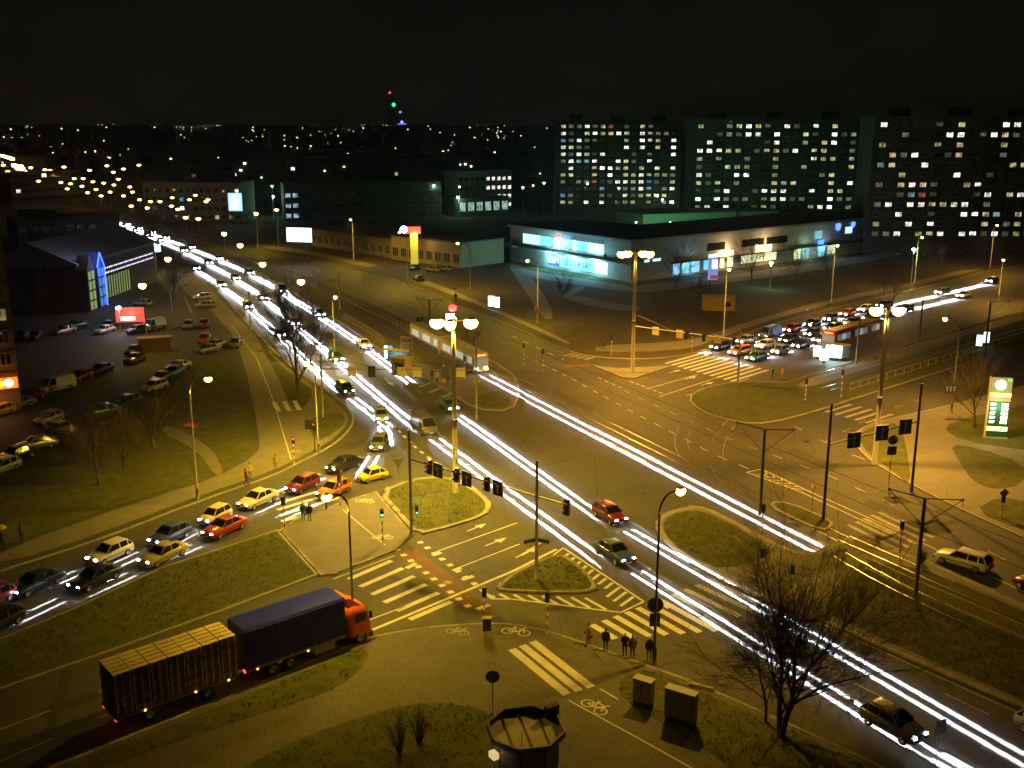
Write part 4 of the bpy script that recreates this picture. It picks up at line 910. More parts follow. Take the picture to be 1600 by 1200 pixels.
# queue on the right arm
RL = [[(1113, 549), (1196, 529), (1256, 514), (1330, 492), (1420, 472), (1560, 440)], [(1143, 557), (1215, 539), (1262, 527), (1340, 506), (1425, 484), (1570, 450)], [(1170, 566), (1218, 553), (1260, 541), (1285, 534)]]
rc = ['dark blue', 'black', 'blue', 'silver', 'orange', 'grey', 'dark red', 'white', 'green', 'red', 'black', 'silver', 'dark blue', 'grey']
for li, px in enumerate(RL):
    P = gp(px)
    def put(n, p, d, li=li):
        c = rc[(n * 3 + li * 4) % len(rc)]; k = 'van' if (li == 0 and n == 2) else kinds[(n + li * 2) % 7]
        if k == 'van': c = 'blue'
        car(k, c, None, None, f'{c} {k}, headlights lit, {nth(n)} in {["far", "middle", "near"][li]} lane of the right queue', True, False, 'cars queuing at the right arm with headlights on', False, (BW * .8, 3.2) if p.x < 79 else (BW, 26), loc=(p.x - d.x * -2.2, p.y - d.y * -2.2, 0), rz=math.atan2(-d.y, -d.x))
    walk(P, 0, (lambda p: 7.2 if p.x < 72 else 25) if li < 2 else 6.6, put)

# parked cars
PK = [('hatchback', 'white', (300, 470), (332, 468)), ('hatchback', 'silver', (306, 482), (336, 482)), ('hatchback', 'grey', (290, 520), (300, 508)), ('saloon', 'dark red', (316, 518), (323, 506)), ('hatchback', 'red', (316, 541), (324, 530)), ('saloon', 'grey', (304, 556), (345, 548)), ('saloon', 'silver', (320, 550), (352, 540)), ('hatchback', 'grey', (360, 552), (376, 534)), ('van', 'silver', (226, 520), (256, 512)), ('hatchback', 'dark blue', (196, 525), (232, 518)), ('saloon', 'black', (160, 520), (180, 508)), ('saloon', 'silver', (152, 525), (176, 518)), ('saloon', 'black', (195, 560), (228, 548)), ('saloon', 'grey', (198, 572), (224, 562)), ('saloon', 'black', (140, 590), (176, 578)), ('hatchback', 'dark red', (112, 600), (142, 590)), ('van', 'white', (68, 616), (112, 606)), ('saloon', 'black', (238, 604), (270, 590)), ('hatchback', 'blue', (256, 596), (288, 580)), ('saloon', 'silver', (262, 584), (296, 574)), ('hatchback', 'beige', (226, 616), (258, 606)), ('saloon', 'black', (186, 640), (214, 630)), ('saloon', 'teal', (140, 654), (182, 646)), ('hatchback', 'white', (120, 682), (74, 674)), ('hatchback', 'beige', (60, 668), (92, 656)), ('saloon', 'silver', (36, 706), (80, 698)), ('saloon', 'black', (2, 726), (50, 712)), ('saloon', 'silver', (12, 642), (46, 634)), ('hatchback', 'yellow', (-14, 654), (14, 646)), ('saloon', 'dark red', (30, 630), (64, 622)), ('hatchback', 'silver', (-12, 745), (20, 733)), ('hatchback', 'silver', (210, 478), (236, 480)), ('saloon', 'silver', (92, 524), (110, 520)), ('hatchback', 'black', (50, 536), (62, 528)), ('saloon', 'dark blue', (30, 534), (40, 526)), ('saloon', 'teal', (105, 515), (132, 512)),
      ('saloon', 'black', (644, 436), (665, 444)), ('hatchback', 'beige', (668, 424), (686, 426)), ('hatchback', 'silver', (686, 423), (704, 425)), ('saloon', 'grey', (640, 425), (655, 420)),
      ('saloon', 'grey', (1440, 402), (1462, 400)), ('saloon', 'silver', (1465, 400), (1485, 398)), ('hatchback', 'black', (1488, 405), (1508, 402)), ('saloon', 'dark blue', (1400, 402), (1420, 400)), ('saloon', 'green', (1535, 395), (1556, 392))]
seen = {}
for i, (k, c, f, r_) in enumerate(PK):
    a, b = G(*f), G(*r_); d = a - b; x, y = (f[0] + r_[0]) / 2, (f[1] + r_[1]) / 2
    zone = 'by the white roofed canopy at right' if x > 1000 else 'on the service road behind the far verge' if x > 500 else 'on the plaza near the main road' if x > 285 and y < 560 else 'near the red billboard' if y < 530 and x > 140 else 'by the dark tower block' if y < 550 else 'in the middle of the dark car park' if y < 625 else 'in the lower part of the dark car park'
    key = (c, k, zone); seen[key] = seen.get(key, 0) + 1
    lb = f'parked {c} {k} {zone}' + ('' if seen[key] == 1 else f', {nth(seen[key] - 1)} such')
    car(k, c, f, r_, lb, False, x < 130 and y > 590 or 285 < x < 380, 'parked cars', loc=((a.x + b.x) / 2, (a.y + b.y) / 2, .13), rz=math.atan2(d.y, d.x))
for o in ALLP:                                      # remove the patterns the copies were taken from
    for ch in KIDS.get(o.name, []):
        for c2 in KIDS.get(ch.name, []): bpy.data.objects.remove(c2)
        bpy.data.objects.remove(ch)
    bpy.data.objects.remove(o)

# ------------------------------------------------------------------ truck with a trailer of pallets
def wheel_pair(root, x, hw, R_=.5, name='wheel'):
    for s in (-1, 1):
        w = MB().lathe((0, 0, 0), [(R_ * .6, -.16), (R_ * .95, -.17), (R_, -.1), (R_, .1), (R_ * .95, .17), (R_ * .6, .16)], 16, 'y').build(name, RUBBER, root, True, (x, s * (hw - .2), R_))
        MB().lathe((0, 0, 0), [(R_ * .55, -.165), (R_ * .5, -.19), (R_ * .2, -.14), (R_ * .2, .14), (R_ * .5, .19), (R_ * .55, .165)], 12, 'y').build('rim', RIM, w, True)
pa, pb = G(564, 992), G(176, 1132); td = (pa - pb).normalized(); trz = math.atan2(td.y, td.x)
TARP = mat('blue_tarpaulin', (.006, .012, .42), .42, var=.25, scale=1.6, bump=.5); ORG = mat('cab_orange', (.6, .1, .015), .35); WOOD = mat('pallet_wood', (.62, .5, .32), .85, var=.35, scale=5); WOOD2 = mat('pallet_wood_dark', (.42, .33, .2), .85, var=.35, scale=5)
t = thing('truck', 'orange cab truck with a blue tarpaulin body at the lower left', 'truck', pa, trz)
hw = 1.25
CHS = mat('chassis_dark', (.03, .03, .03), .6)
MB().box((-4.9, 0, .85), (8.6, .9, .3)).build('chassis', CHS, t)
b = MB(); secs = []
for x in (-1.95, -2.0, -3.9, -5.8, -7.6, -9.3, -9.35):
    e = 0 if x not in (-1.95, -9.35) else .05
    sag = {-3.9: .0, -5.8: -.03, -7.6: -.09}.get(x, 0)
    secs.append([(x, -hw + e, 1.15), (x, -hw + e, 3.72 - e), (x, -hw + .14, 3.9 - e), (x, -.4, 3.95 + sag), (x, .4, 3.95 + sag), (x, hw - .14, 3.9 - e), (x, hw - e, 3.72 - e), (x, hw - e, 1.15)])
b.loft(secs); b.build('tarpaulin', TARP, t)
for x in (-2.0, -4.4, -6.9, -9.3):
    for s in (-1, 1): MB().box((x, s * (hw + .012), 2.4), (.07, .02, 2.5)).build('strap', mat('tarp_strap', (.03, .05, .13), .5), t)
for s in (-1, 1):
    k = MB()
    for i in range(24): k.box((-2.2 - i * .3, s * (hw + .008), 1.1 + (.05 if i % 2 else 0)), (.1, .02, .18))
    k.build('rope_lacing', mat('rope', (.35, .28, .14), .8), t)['kind'] = 'stuff'
MB().box((-5.6, 0, 1.05), (7.5, 2.46, .18)).build('load_bed', mat('bed_frame', (.2, .17, .1), .7), t)
for s in (-1, 1): MB().box((-3.6, s * 1.08, .72), (1.5, .32, .5)).build('side_box', mat('box_grey', (.25, .24, .2), .6), t)
c = MB(); cs = []
for x, w, zb, zt in ((-1.75, 1.2, .75, 2.9), (-1.2, 1.22, .6, 3.0), (-.3, 1.22, .45, 2.85), (0, 1.2, .42, 2.35), (.12, 1.16, .42, 1.75), (.14, 1.12, .5, 1.5)):
    cs.append([(x, -w * .95, zb), (x, -w, zb + .25), (x, -w, zt - .5), (x, -w * .9, zt - .08), (x, -w * .5, zt), (x, w * .5, zt), (x, w * .9, zt - .08), (x, w, zt - .5), (x, w, zb + .25), (x, w * .95, zb)])
c.loft(cs); cab = c.build('cab', ORG, t, True)
d_ = MB(); d_.loft([[(-1.5, -1.0, 2.92), (-.5, -1.0, 2.85), (-.5, 1.0, 2.85), (-1.5, 1.0, 2.92)], [(-1.65, -.9, 3.6), (-1.35, -.9, 3.55), (-1.35, .9, 3.55), (-1.65, .9, 3.6)]]); d_.build('roof_fairing', ORG, t)
MB().loft([[(.13, -1.02, 1.62), (.13, 1.02, 1.62), (-.06, 1.02, 2.5), (-.06, -1.02, 2.5)], [(.16, -1.02, 1.62), (.16, 1.02, 1.62), (-.02, 1.02, 2.5), (-.02, -1.02, 2.5)]]).build('windscreen', GLASSD, t)
for s in (-1, 1):
    MB().box((-.75, s * 1.222, 2.05), (.85, .02, .7)).build('side_window', GLASSD, t)
    MB().box((-.02, s * 1.42, 2.15), (.12, .2, .55)).build('mirror', BLACK, t); MB().box((.16, s * .85, .72), (.05, .34, .2)).build('headlight', HEADOFF, t)
MB().box((.14, 0, .55), (.25, 2.35, .38)).build('bumper', mat('truck_bumper', (.04, .04, .04), .6), t); MB().box((.165, 0, 1.2), (.03, 1.5, .4)).build('grille', BLACK, t)
for x in (-.75, -6.2, -7.5): wheel_pair(t, x, hw)
for s in (-1, 1):
    MB().box((-9.38, s * .95, .95), (.06, .3, .14)).build('tail_light', E_TAIL, t)
for x in (-8.6, -4.9): MB().box((x, -hw - .02, .98), (.1, .05, .08)).build('side_marker', E_AMB, t)
t2 = thing('trailer', 'trailer stacked high with wooden pallets coupled behind the blue truck', 'trailer', pa + td * -8.4, trz)
MB().box((-5.4, 0, .95), (7.9, 2.45, .2)).build('load_bed', MATS['bed_frame'], t2); MB().box((-5.4, 0, .75), (7.4, .8, .25)).build('chassis', CHS, t2); MB().bar((0, 0, .75), (-2.2, 0, .75), .14).build('drawbar', CHS, t2)
for x in (-3.6, -7.3): wheel_pair(t2, x, hw, .46)
# pallets: 7 columns of 19 along the trailer, each pallet an own piece
def pallet_mesh(mm):
    m_ = MB()
    for i in range(5): m_.box((0, -1.0 + i * .5, .12), (1.06, .4, .022))
    for i in range(3): m_.box((-.45 + i * .45, 0, .055), (.1, 2.4, .1))
    return m_.mesh('pallet', mm)
pm1, pm2 = pallet_mesh(WOOD), pallet_mesh(WOOD2); prng = random.Random(3)
for i in range(7):
    for j in range(19):
        o = link('pallet', pm1 if prng.random() < .65 else pm2, t2, (-2.05 - i * 1.115 + prng.uniform(-.02, .02), prng.uniform(-.025, .025), 1.05 + j * .146), prng.uniform(-.008, .008))
for s in (-1, 1): MB().box((-9.3, s * 1.0, .82), (.06, .26, .14)).build('tail_light', E_TAIL, t2)
MB().box((-9.31, 0, .95), (.06, 2.4, .12)).build('rear_beam', MATS['bed_frame'], t2)
for x in (-2.2, -4.4, -7.6): MB().box((x, -hw - .0, .92), (.1, .06, .09)).build('side_marker', E_AMB, t2)
tl_ = G(133, 1085, .8)

# ------------------------------------------------------------------ buses and tram
def coach(name, label, cat, loc, rz, L, W_, H, bands, lit, front_m, n_win, lights=True, beam=None, tram=False):
    r = thing(name, label, cat, loc, rz); hw = W_ / 2; z0 = .35
    zs = [z0, .95, 1.05, 1.35, 2.35, 2.6, H - .1, H]
    b = MB(); secs = []
    for x, k in ((0, .9), (-.08, .97), (-.3, 1), (-L + .3, 1), (-L + .08, .97), (-L, .9)):
        w = hw * k; secs.append([(x, -w, z0), (x, -w, 1.05), (x, -w, H - .22), (x, -w * .9, H - .05), (x, 0, H), (x, w * .9, H - .05), (x, w, H - .22), (x, w, 1.05), (x, w, z0)])
    b.loft(secs); b.build('body', bands[0], r)
    MB().box((-L / 2, 0, .68), (L - .5, W_ + .02, .62)).build('lower_panel', bands[1], r)
    MB().box((-L / 2, 0, 1.12), (L - .5, W_ + .03, .14)).build('stripe', bands[2], r)
    MB().box((-L / 2, 0, H - .02), (L - .8, W_ * .78, .08)).build('roof_panel', bands[3], r)
    for s in (-1, 1):
        for i in range(n_win):
            x = -1.1 - i * (L - 1.8) / n_win; m_ = MB().box((0, 0, 0), ((L - 1.8) / n_win - .16, .03, 1.0)).build('window', lit[i % len(lit)], r, False, (x - .3, s * (hw + .012), 1.85))
    MB().box((.0, 0, 1.75), (.06, W_ * .84, 1.15)).build('windscreen', front_m, r); MB().box((.02, 0, H - .35), (.06, W_ * .6, .26)).build('route_display', mat('display_amber', (.1, .05, .01), .5, emit=1.5, ecol=(1, .5, .1)), r)
    for s in (-1, 1):
        h_ = MB().lathe((0, 0, 0), [(.1, -.03), (.15, 0), (.12, .04), (.05, .05)], 10, 'x').build('headlight', E_HEAD if lights else HEADOFF, r, True, (.05, s * hw * .62, .75))
        if beam: l = link('beam', beam_light('headlight_trail_light', *beam), h_, (.15, 0, 0)); l.rotation_euler = (R(77), 0, R(-90))
        MB().box((-L, s * hw * .75, 1.0), (.06, .2, .25)).build('tail_light', E_TAIL, r)
    if not tram:
        for x in (-2.6, -L + 3.2): wheel_pair(r, x, hw + .03, .48)
    else:
        for x in (-2.6, -L + 2.6): MB().box((x, 0, .32), (2.2, W_ * .8, .5)).build('bogie', CHS, r)
        MB().tube([(-L * .4, 0, H), (-L * .4 - 1.0, 0, H + .7), (-L * .4, 0, H + 1.5)], .03, 5).build('pantograph', DARKP, r); MB().bar((-L * .4, -.8, H + 1.5), (-L * .4, .8, H + 1.5), .05).build('collector', DARKP, r)
    return r
LITW = mat('bus_window_lit', (.5, .6, .6), .3, emit=.3, ecol=(.75, .95, 1)); LITD = mat('bus_window_dim', (.2, .25, .25), .2, emit=.12, ecol=(.75, .95, 1))
BUSY = mat('bus_yellow', (.55, .3, .02), .4); BUSR = mat('bus_red', (.42, .03, .02), .4)
a_, b_ = G(1293, 545), G(1372, 522); bd = (a_ - b_).normalized()
coach('bus', 'yellow and red city bus with lit windows in the queue behind the shelter', 'bus', (a_.x, a_.y, 0), math.atan2(bd.y, bd.x), 16.5, 2.5, 3.0, [BUSR, BUSR, BUSY, BUSY], [LITD, LITW, LITD, GLASSD], LITD, 10, True, None)
TB = mat('tram_blue', (.02, .05, .5), .35); TC = mat('tram_cream', (.5, .42, .2), .4)
a_, b_ = G(752, 585), G(600, 506); bd = (a_ - b_).normalized(); rzz = math.atan2(bd.y, bd.x)
for i, (fr, tx) in enumerate([((752, 585), 'leading car of the blue and cream tram leaving the stop, headlights on'), (None, 'second car of the blue and cream tram at the stop')]):
    if i == 0: p0 = G(*fr)
    p = p0 - bd * (i * 13.9)
    coach('tram', tx, 'tram', (p.x, p.y, .15), rzz, 13.5, 2.4, 3.05, [TC, TB, mat('tram_red', (.35, .03, .02), .4), mat('tram_roof', (.25, .24, .2), .6)], [LITW, LITD, LITW], LITD, 7, i == 0, (BW, 56.0) if i == 0 else None, True)

# ------------------------------------------------------------------ people
def skin_body(joints, bones, name):
    """continuous body grown with a Skin modifier, then frozen to a mesh"""
    names = list(joints); me = bpy.data.meshes.new(name)
    me.from_pydata([joints[n][:3] for n in names], [(names.index(a), names.index(b)) for a, b in bones], [])
    o = bpy.data.objects.new(name, me); COL.objects.link(o)
    sk = o.modifiers.new('skin', 'SKIN'); sk.use_smooth_shade = True
    for i, n in enumerate(names):
        sv = me.skin_vertices[0].data[i]; r = joints[n][3]; sv.radius = r if isinstance(r, tuple) else (r, r); sv.use_root = (n == 'pelvis')
    sb = o.modifiers.new('sub', 'SUBSURF'); sb.levels = 1; sb.render_levels = 1
    dg = bpy.context.evaluated_depsgraph_get(); m = bpy.data.meshes.new_from_object(o.evaluated_get(dg)); bpy.data.objects.remove(o)
    return m
def body_mesh(walk_=0.0, arms='down', tag_='a'):
    J = {'pelvis': (0, 0, .95, (.15, .11)), 'waist': (0, 0, 1.1, (.14, .1)), 'chest': (0, 0, 1.32, (.17, .12)), 'neck': (0, .0, 1.5, .06), 'skull': (0, -.01, 1.60, (.075, .085)), 'crown': (0, 0, 1.71, (.07, .08))}
    Bn = [('pelvis', 'waist'), ('waist', 'chest'), ('chest', 'neck'), ('neck', 'skull'), ('skull', 'crown')]
    for s, k in ((1, 'l'), (-1, 'r')):
        w = walk_ * s
        J['hip' + k] = (s * .1, 0, .9, .095); J['knee' + k] = (s * .1, -w * .5 - .02, .5, .062); J['ank' + k] = (s * .1, -w + .03, .08, .042); J['toe' + k] = (s * .12, -w - .14, .03, .035)
        Bn += [('pelvis', 'hip' + k), ('hip' + k, 'knee' + k), ('knee' + k, 'ank' + k), ('ank' + k, 'toe' + k)]
        J['sh' + k] = (s * .19, 0, 1.41, .06)
        if arms == 'down': e, h = (s * .25, .03 + w * .2, 1.14, .045), (s * .25, -.05 + w * .5, .9, .034)
        elif arms == 'front': e, h = (s * .24, .0, 1.13, .045), (s * .12, -.2, 1.05, .034)
        else: e, h = (s * .26, .02, 1.13, .045), ((s * .24, -.06, .9, .034) if s > 0 else (s * .22, -.22, 1.25, .034))
        J['el' + k] = e; J['wr' + k] = h
        Bn += [('chest', 'sh' + k), ('sh' + k, 'el' + k), ('el' + k, 'wr' + k)]
        hx, hy, hz0 = h[0], h[1], h[2]; dx, dy, dz = (0, -.02, -.09) if arms == 'down' or hz0 < 1 else (-s * .06, -.06, .0)
        J['palm' + k] = (hx + dx * .7, hy + dy * .7, hz0 + dz * .7, (.04, .02)); Bn.append(('wr' + k, 'palm' + k))
        for fi in range(5):
            o = (fi - 2) * .018; ln = (.7, .95, 1.05, 1.0, .8)[fi]
            n = f'f{fi}{k}'; J[n] = (hx + dx * (.7 + ln) + (.03 * s if fi == 0 else 0), hy + dy * (.7 + ln) + o, hz0 + dz * (.7 + ln * .9), .009); Bn.append(('palm' + k, n))
    return skin_body(J, Bn, 'person_body_' + tag_)
BODIES = [body_mesh(0, 'down', 'a'), body_mesh(.2, 'down', 'b'), body_mesh(0, 'front', 'c'), body_mesh(.05, 'hold', 'd')]
SKIN = mat('skin', (.45, .27, .18), .6)
def person(px, label, pose=0, face=-90, coat=(.05, .05, .06), legs=(.03, .03, .04), hair=(.04, .025, .015), h=1.74, long=False, bag=False, loc=None, hat=None, umbrella=None, z=.13):
    b = loc or G(*px, z=z); r = thing('person', label, 'person', b, R(face + 90), 'people on foot')
    r.scale = (h / 1.78,) * 3
    def m_(c, n): return mat('cloth_%s_%d_%d_%d' % (n, *[int(v * 500) for v in c]), c, .9, var=.2, scale=9)
    bo = link('body', BODIES[pose], r); bo.data = BODIES[pose] if BODIES[pose].materials else BODIES[pose]
    if not BODIES[pose].materials: BODIES[pose].materials.append(SKIN)
    setmat(bo, m_(legs, 'legs'))
    # head and face in skin tones, hair cap
    hd = MB(); n = 12; ss = []
    for z_, rx, ry, oy in ((1.50, .055, .06, 0), (1.545, .068, .082, -.012), (1.60, .08, .1, -.008), (1.66, .083, .104, 0), (1.72, .072, .092, .006), (1.765, .04, .05, .008)): ss.append([(rx * math.cos(2 * math.pi * j / n), oy + ry * math.sin(2 * math.pi * j / n), z_) for j in range(n)])
    hd.loft(ss); head = hd.build('head', SKIN, r, True)
    MB().loft([[(-.012, -.098, 1.60), (.012, -.098, 1.60), (.0, -.1, 1.65)], [(-.006, -.122, 1.603), (.006, -.122, 1.603), (0, -.106, 1.648)]]).build('nose', SKIN, head)
    for s in (-1, 1):
        MB().lathe((s * .032, -.094, 1.645), [(.011, .01), (.009, -.006)], 6, 'y').build('eye', BLACK, head); MB().box((s * .085, .005, 1.62), (.015, .035, .055)).build('ear', SKIN, head)
    MB().box((0, -.098, 1.565), (.045, .01, .009)).build('mouth', mat('lips', (.3, .1, .08), .6), head)
    hm = MB(); ss = []
    for z_, k, oy in ((1.60, 1.06, .03), (1.67, 1.1, .022), (1.73, 1.1, .012), (1.785, .65, .01)):
        base = {1.60: (.08, .09), 1.67: (.083, .098), 1.73: (.072, .09), 1.785: (.06, .075)}[z_]
        ss.append([(base[0] * k * math.cos(2 * math.pi * j / n), oy + base[1] * k * math.sin(2 * math.pi * j / n), z_) for j in range(n)])
    hm.loft(ss); hm.build('hat' if hat else 'hair', m_(hat or hair, 'hair'), r, True)
    # coat: shell over trunk, and sleeves
    c = MB(); ss = []; zb = .62 if long else .82
    for z_, rx, ry in ((zb, .235, .17), (.95, .2, .15), (1.12, .185, .14), (1.3, .215, .15), (1.42, .2, .125), (1.49, .09, .085)): ss.append([(rx * math.cos(2 * math.pi * j / n), ry * math.sin(2 * math.pi * j / n), z_) for j in range(n)])
    c.loft(ss)
    pj = {0: [(.25, .03, 1.14, .25, -.05, .93)] * 2, 1: [(.25, .07, 1.14, .25, .05, .93), (.25, -.01, 1.14, .25, -.15, .93)], 2: [(.24, 0, 1.13, .13, -.18, 1.06)] * 2, 3: [(.26, .02, 1.13, .24, -.05, .93), (.26, .02, 1.13, .22, -.19, 1.23)]}[pose]
    for s, (ex, ey, ez, hx, hy, hz_) in zip((1, -1), pj): c.tube([(s * .15, 0, 1.43), (s * .2, 0, 1.4), (s * ex, ey, ez), (s * hx, hy, hz_)], [.07, .075, .062, .05], 8)
    c.build('coat', m_(coat, 'coat'), r, True)
    for s in (-1, 1):
        w = {1: .2, 3: .05}.get(pose, 0) * s; MB().lathe((s * .11, -w - .05, .035), [(.05, -.035), (.055, 0), (.03, .045)], 8, 'z', .9, 2.3).build('shoe', BLACK, r, True)
    if bag: MB().box((.3, 0, .78), (.1, .32, .3)).build('bag', m_(bag if isinstance(bag, tuple) else (.03, .03, .03), 'bag'), r)
    if umbrella:
        u = MB(); k = [(.02, 2.3), (.3, 2.22), (.52, 2.02), (.5, 2.01), (.28, 2.18), (.02, 2.26)]; u.lathe((-.2, -.2, 0), k, 10); um = thing('umbrella', 'yellow open umbrella held by a person at the left edge', 'umbrella', b, R(face + 90)); u.build('canopy', mat('umbrella_yellow', (.6, .42, .03), .6), um); MB().tube([(-.2, -.2, 1.2), (-.2, -.2, 2.28)], .012, 6).build('shaft', DARKP, um)
    return r
person((919, 1008), 'person in a long tan coat, leftmost of the group by the near zebra', 1, 200, (.28, .2, .1), (.03, .03, .03), long=True, bag=(.25, .03, .03), hat=(.2, .02, .02))
person((946, 1017), 'person in a dark jacket standing second from left at the near kerb', 0, 80, (.02, .022, .03), (.03, .04, .08))
person((976, 1025), 'pale haired person in black, left of the close pair at the near zebra', 2, 95, (.015, .015, .016), (.02, .02, .02), (.5, .42, .3), long=False)
person((988, 1028), 'person in a brown jacket, right of the close pair at the near zebra', 0, 100, (.16, .1, .045), (.02, .02, .025), (.2, .14, .07))
person((1014, 1031), 'person with light hair standing against the lamp post by the zebra', 0, 100, (.02, .02, .022), (.02, .02, .03), (.55, .48, .35))
person((474, 812), 'person with white hair in a blue grey jacket, left of the couple on the median', 0, 100, (.12, .15, .2), (.02, .02, .03), (.6, .55, .42))
person((484, 814), 'person in dark clothes with a bag, right of the couple on the median', 0, 110, (.025, .025, .028), (.02, .02, .02), bag=(.08, .04, .04))
person((510, 795), 'dark figure stepping off the zebra behind the couple', 1, 60, (.03, .03, .03), h=1.6)
person((385, 758), 'person in a dark red jacket on the left pavement', 1, 30, (.12, .02, .025), (.05, .05, .06))
person((391, 748), 'person in a yellow jacket at the left pavement corner', 0, -60, (.5, .36, .06), (.12, .09, .04))
person((431, 733), 'blurred looking person in yellow by the corner signal', 0, -90, (.42, .32, .05), (.35, .26, .05), h=1.65)
person((35, 846), 'person in a dark jacket on the pavement at far left', 0, 0, (.06, .06, .055), (.03, .03, .03)); person((6, 858), 'person under a yellow umbrella at the left edge', 3, -30, (.05, .05, .05), umbrella=True)
person((675, 593), 'person in a dark red coat waiting at the tram platform end', 0, -110, (.15, .03, .025), (.02, .02, .03)); person((683, 599), 'person in a white top at the tram platform crossing', 2, -80, (.5, .45, .35), (.03, .03, .03)); person((700, 602), 'person in black at the tram platform crossing', 0, -70, (.015, .015, .015))
person((653, 508), 'person in dark clothes standing behind the far tram track', 0, -90, (.02, .02, .03)); person((660, 506), 'second dark figure behind the far tram track, beside the mast', 0, -60, (.04, .03, .03))
person((943, 546), 'person in dark clothes on the far pavement near the striped post', 1, -20, (.04, .025, .025)); person((712, 470), 'person standing under the small white square sign', 0, -90, (.02, .02, .02))
person((1222, 592), 'person in an orange vest beside the queue at the right arm', 0, 170, (.6, .22, .02), (.4, .16, .02)); person((1207, 592), 'dark figure at the right platform end', 0, 170, (.02, .02, .02))

# ------------------------------------------------------------------ bare trees
BARK = mat('bark', (.07, .056, .04), .95, var=.4, scale=8, bump=.6); TWIG = mat('twigs', (.09, .068, .045), .9, var=.3, scale=6)
def bare_tree(base, h, label, seed=1, stems=1, spread=.5, levels=5, trunk_r=.22, kids_n=(3, 4), loc=None, name='bare_tree', twig_r=.012, cat='tree', droop=0.0):
    rr = random.Random(seed); b = loc or G(*base, z=.12); r = thing(name, label, cat, b)
    tr, cr, fine = MB(), MB(), MB()
    def grow(p, d, L, rad, lv):
        pts = [p]; rads = [rad]; q = p.copy(); dd = d.copy(); n = 3 if lv < 2 else 2
        for i in range(n):
            dd = (dd + Vector((rr.uniform(-1, 1), rr.uniform(-1, 1), rr.uniform(-.5, .7) - droop)) * .16).normalized(); q = q + dd * (L / n); pts.append(q.copy()); rads.append(rad * (1 - .42 * (i + 1) / n))
        (tr if lv == 0 else cr if lv < 3 else fine).tube(pts, [max(x, twig_r * .7) for x in rads], 8 if lv == 0 else 5 if lv < 3 else 3, cap=False)
        if lv >= levels: return
        nk = rr.randint(*kids_n) + (2 if lv == 0 else 0)
        for i in range(nk):
            t = (.3 if lv == 0 else .22) + .78 * (i + rr.random() * .7) / nk; t = min(t, 1); f = t * n; k = min(int(f), n - 1); s = pts[k].lerp(pts[k + 1], f - k)
            az = rr.uniform(0, 6.283) if lv else i * 2.4 + rr.uniform(-.4, .4); sp = spread * rr.uniform(.65, 1.3)
            u_ = dd.orthogonal().normalized(); v_ = dd.cross(u_); a = u_ * math.cos(az) + v_ * math.sin(az); nd = (dd * math.cos(sp) + a * math.sin(sp)); nd.z += .1; nd.normalize()
            grow(s, nd, (h * .34 if lv == 0 else L * .68) * rr.uniform(.75, 1.1), max(rads[k] * rr.uniform(.45, .62), twig_r), lv + 1)
        grow(pts[-1], dd, L * rr.uniform(.7, .9), rads[-1], lv + 1)
    for s in range(stems):
        a = s * 6.283 / stems + seed; d = Vector((math.cos(a) * .22, math.sin(a) * .22, 1)).normalized() if stems > 1 else Vector((rr.uniform(-.05, .05), 0, 1)); grow(Vector((math.cos(a) * .1, math.sin(a) * .1, 0)) if stems > 1 else Vector((0, 0, 0)), d, h * .33, trunk_r, 0)
    t_ = tr.build('trunk', BARK, r, True); c_ = cr.build('branches', BARK, r, True); f_ = fine.build('twigs', TWIG, r); f_['kind'] = 'stuff'
    return r
bare_tree((1220, 1150), 11, 'large bare tree with spreading twigs at the lower right kerb', 5, 2, .72, 6, .2, (2, 4), twig_r=.007)
bare_tree((1196, 1128), 9, 'smaller bare tree just behind the large one at lower right', 9, 1, .6, 5, .1, (2, 3), twig_r=.007)
bare_tree((465, 617), 14, 'bare tree standing before the bright stream of headlights', 21, 1, .6, 6, .28, (2, 4), twig_r=.014)
for i, (px, h, w, lv) in enumerate([((1055, 452), 10, 'right of the mast before the shop row', 5), ((1245, 448), 11, 'before the blue neon sign of the shop row', 5), ((1175, 440), 10, 'left of the lit shop windows', 5), ((1290, 445), 10, 'before the right end of the shop row', 5), ((1522, 668), 9, 'to the left of the green price pylon', 5), ((1380, 470), 7, 'beside the right queue lamps', 5), ((1395, 478), 6.5, 'over the far lane of the right queue', 4), ((155, 758), 8, 'dark in the left lawn near the car park', 5), ((195, 735), 7, 'low in the left lawn', 5), ((240, 700), 7, 'at the edge of the dark car park', 4), ((65, 500), 11, 'before the dark tower block', 4), ((880, 470), 6, 'on the slope below the shop terrace', 4), ((240, 382), 13, 'at the main road beside the blue gabled hall', 4), ((190, 368), 14, 'further along the avenue at left', 4), ((150, 352), 14, 'far along the avenue at left', 4), ((270, 470), 8, 'on the plaza near the hall', 4), ((735, 560), 5, 'behind the bright mast head', 4), ((985, 330), 14, 'dark before the left estate block', 5), ((930, 335), 13, 'dark left of the estate block foot', 5), ((960, 340), 12, 'dark between shop roof and estate', 4), ((1090, 470), 5, 'low below the shop row', 4), ((1470, 420), 7, 'on the lawn by the canopy', 4)]):
    bare_tree(px, h, 'bare tree ' + w, 40 + i, 1, .55, lv, .16, (2, 4), twig_r=.014 if lv > 4 else .02)
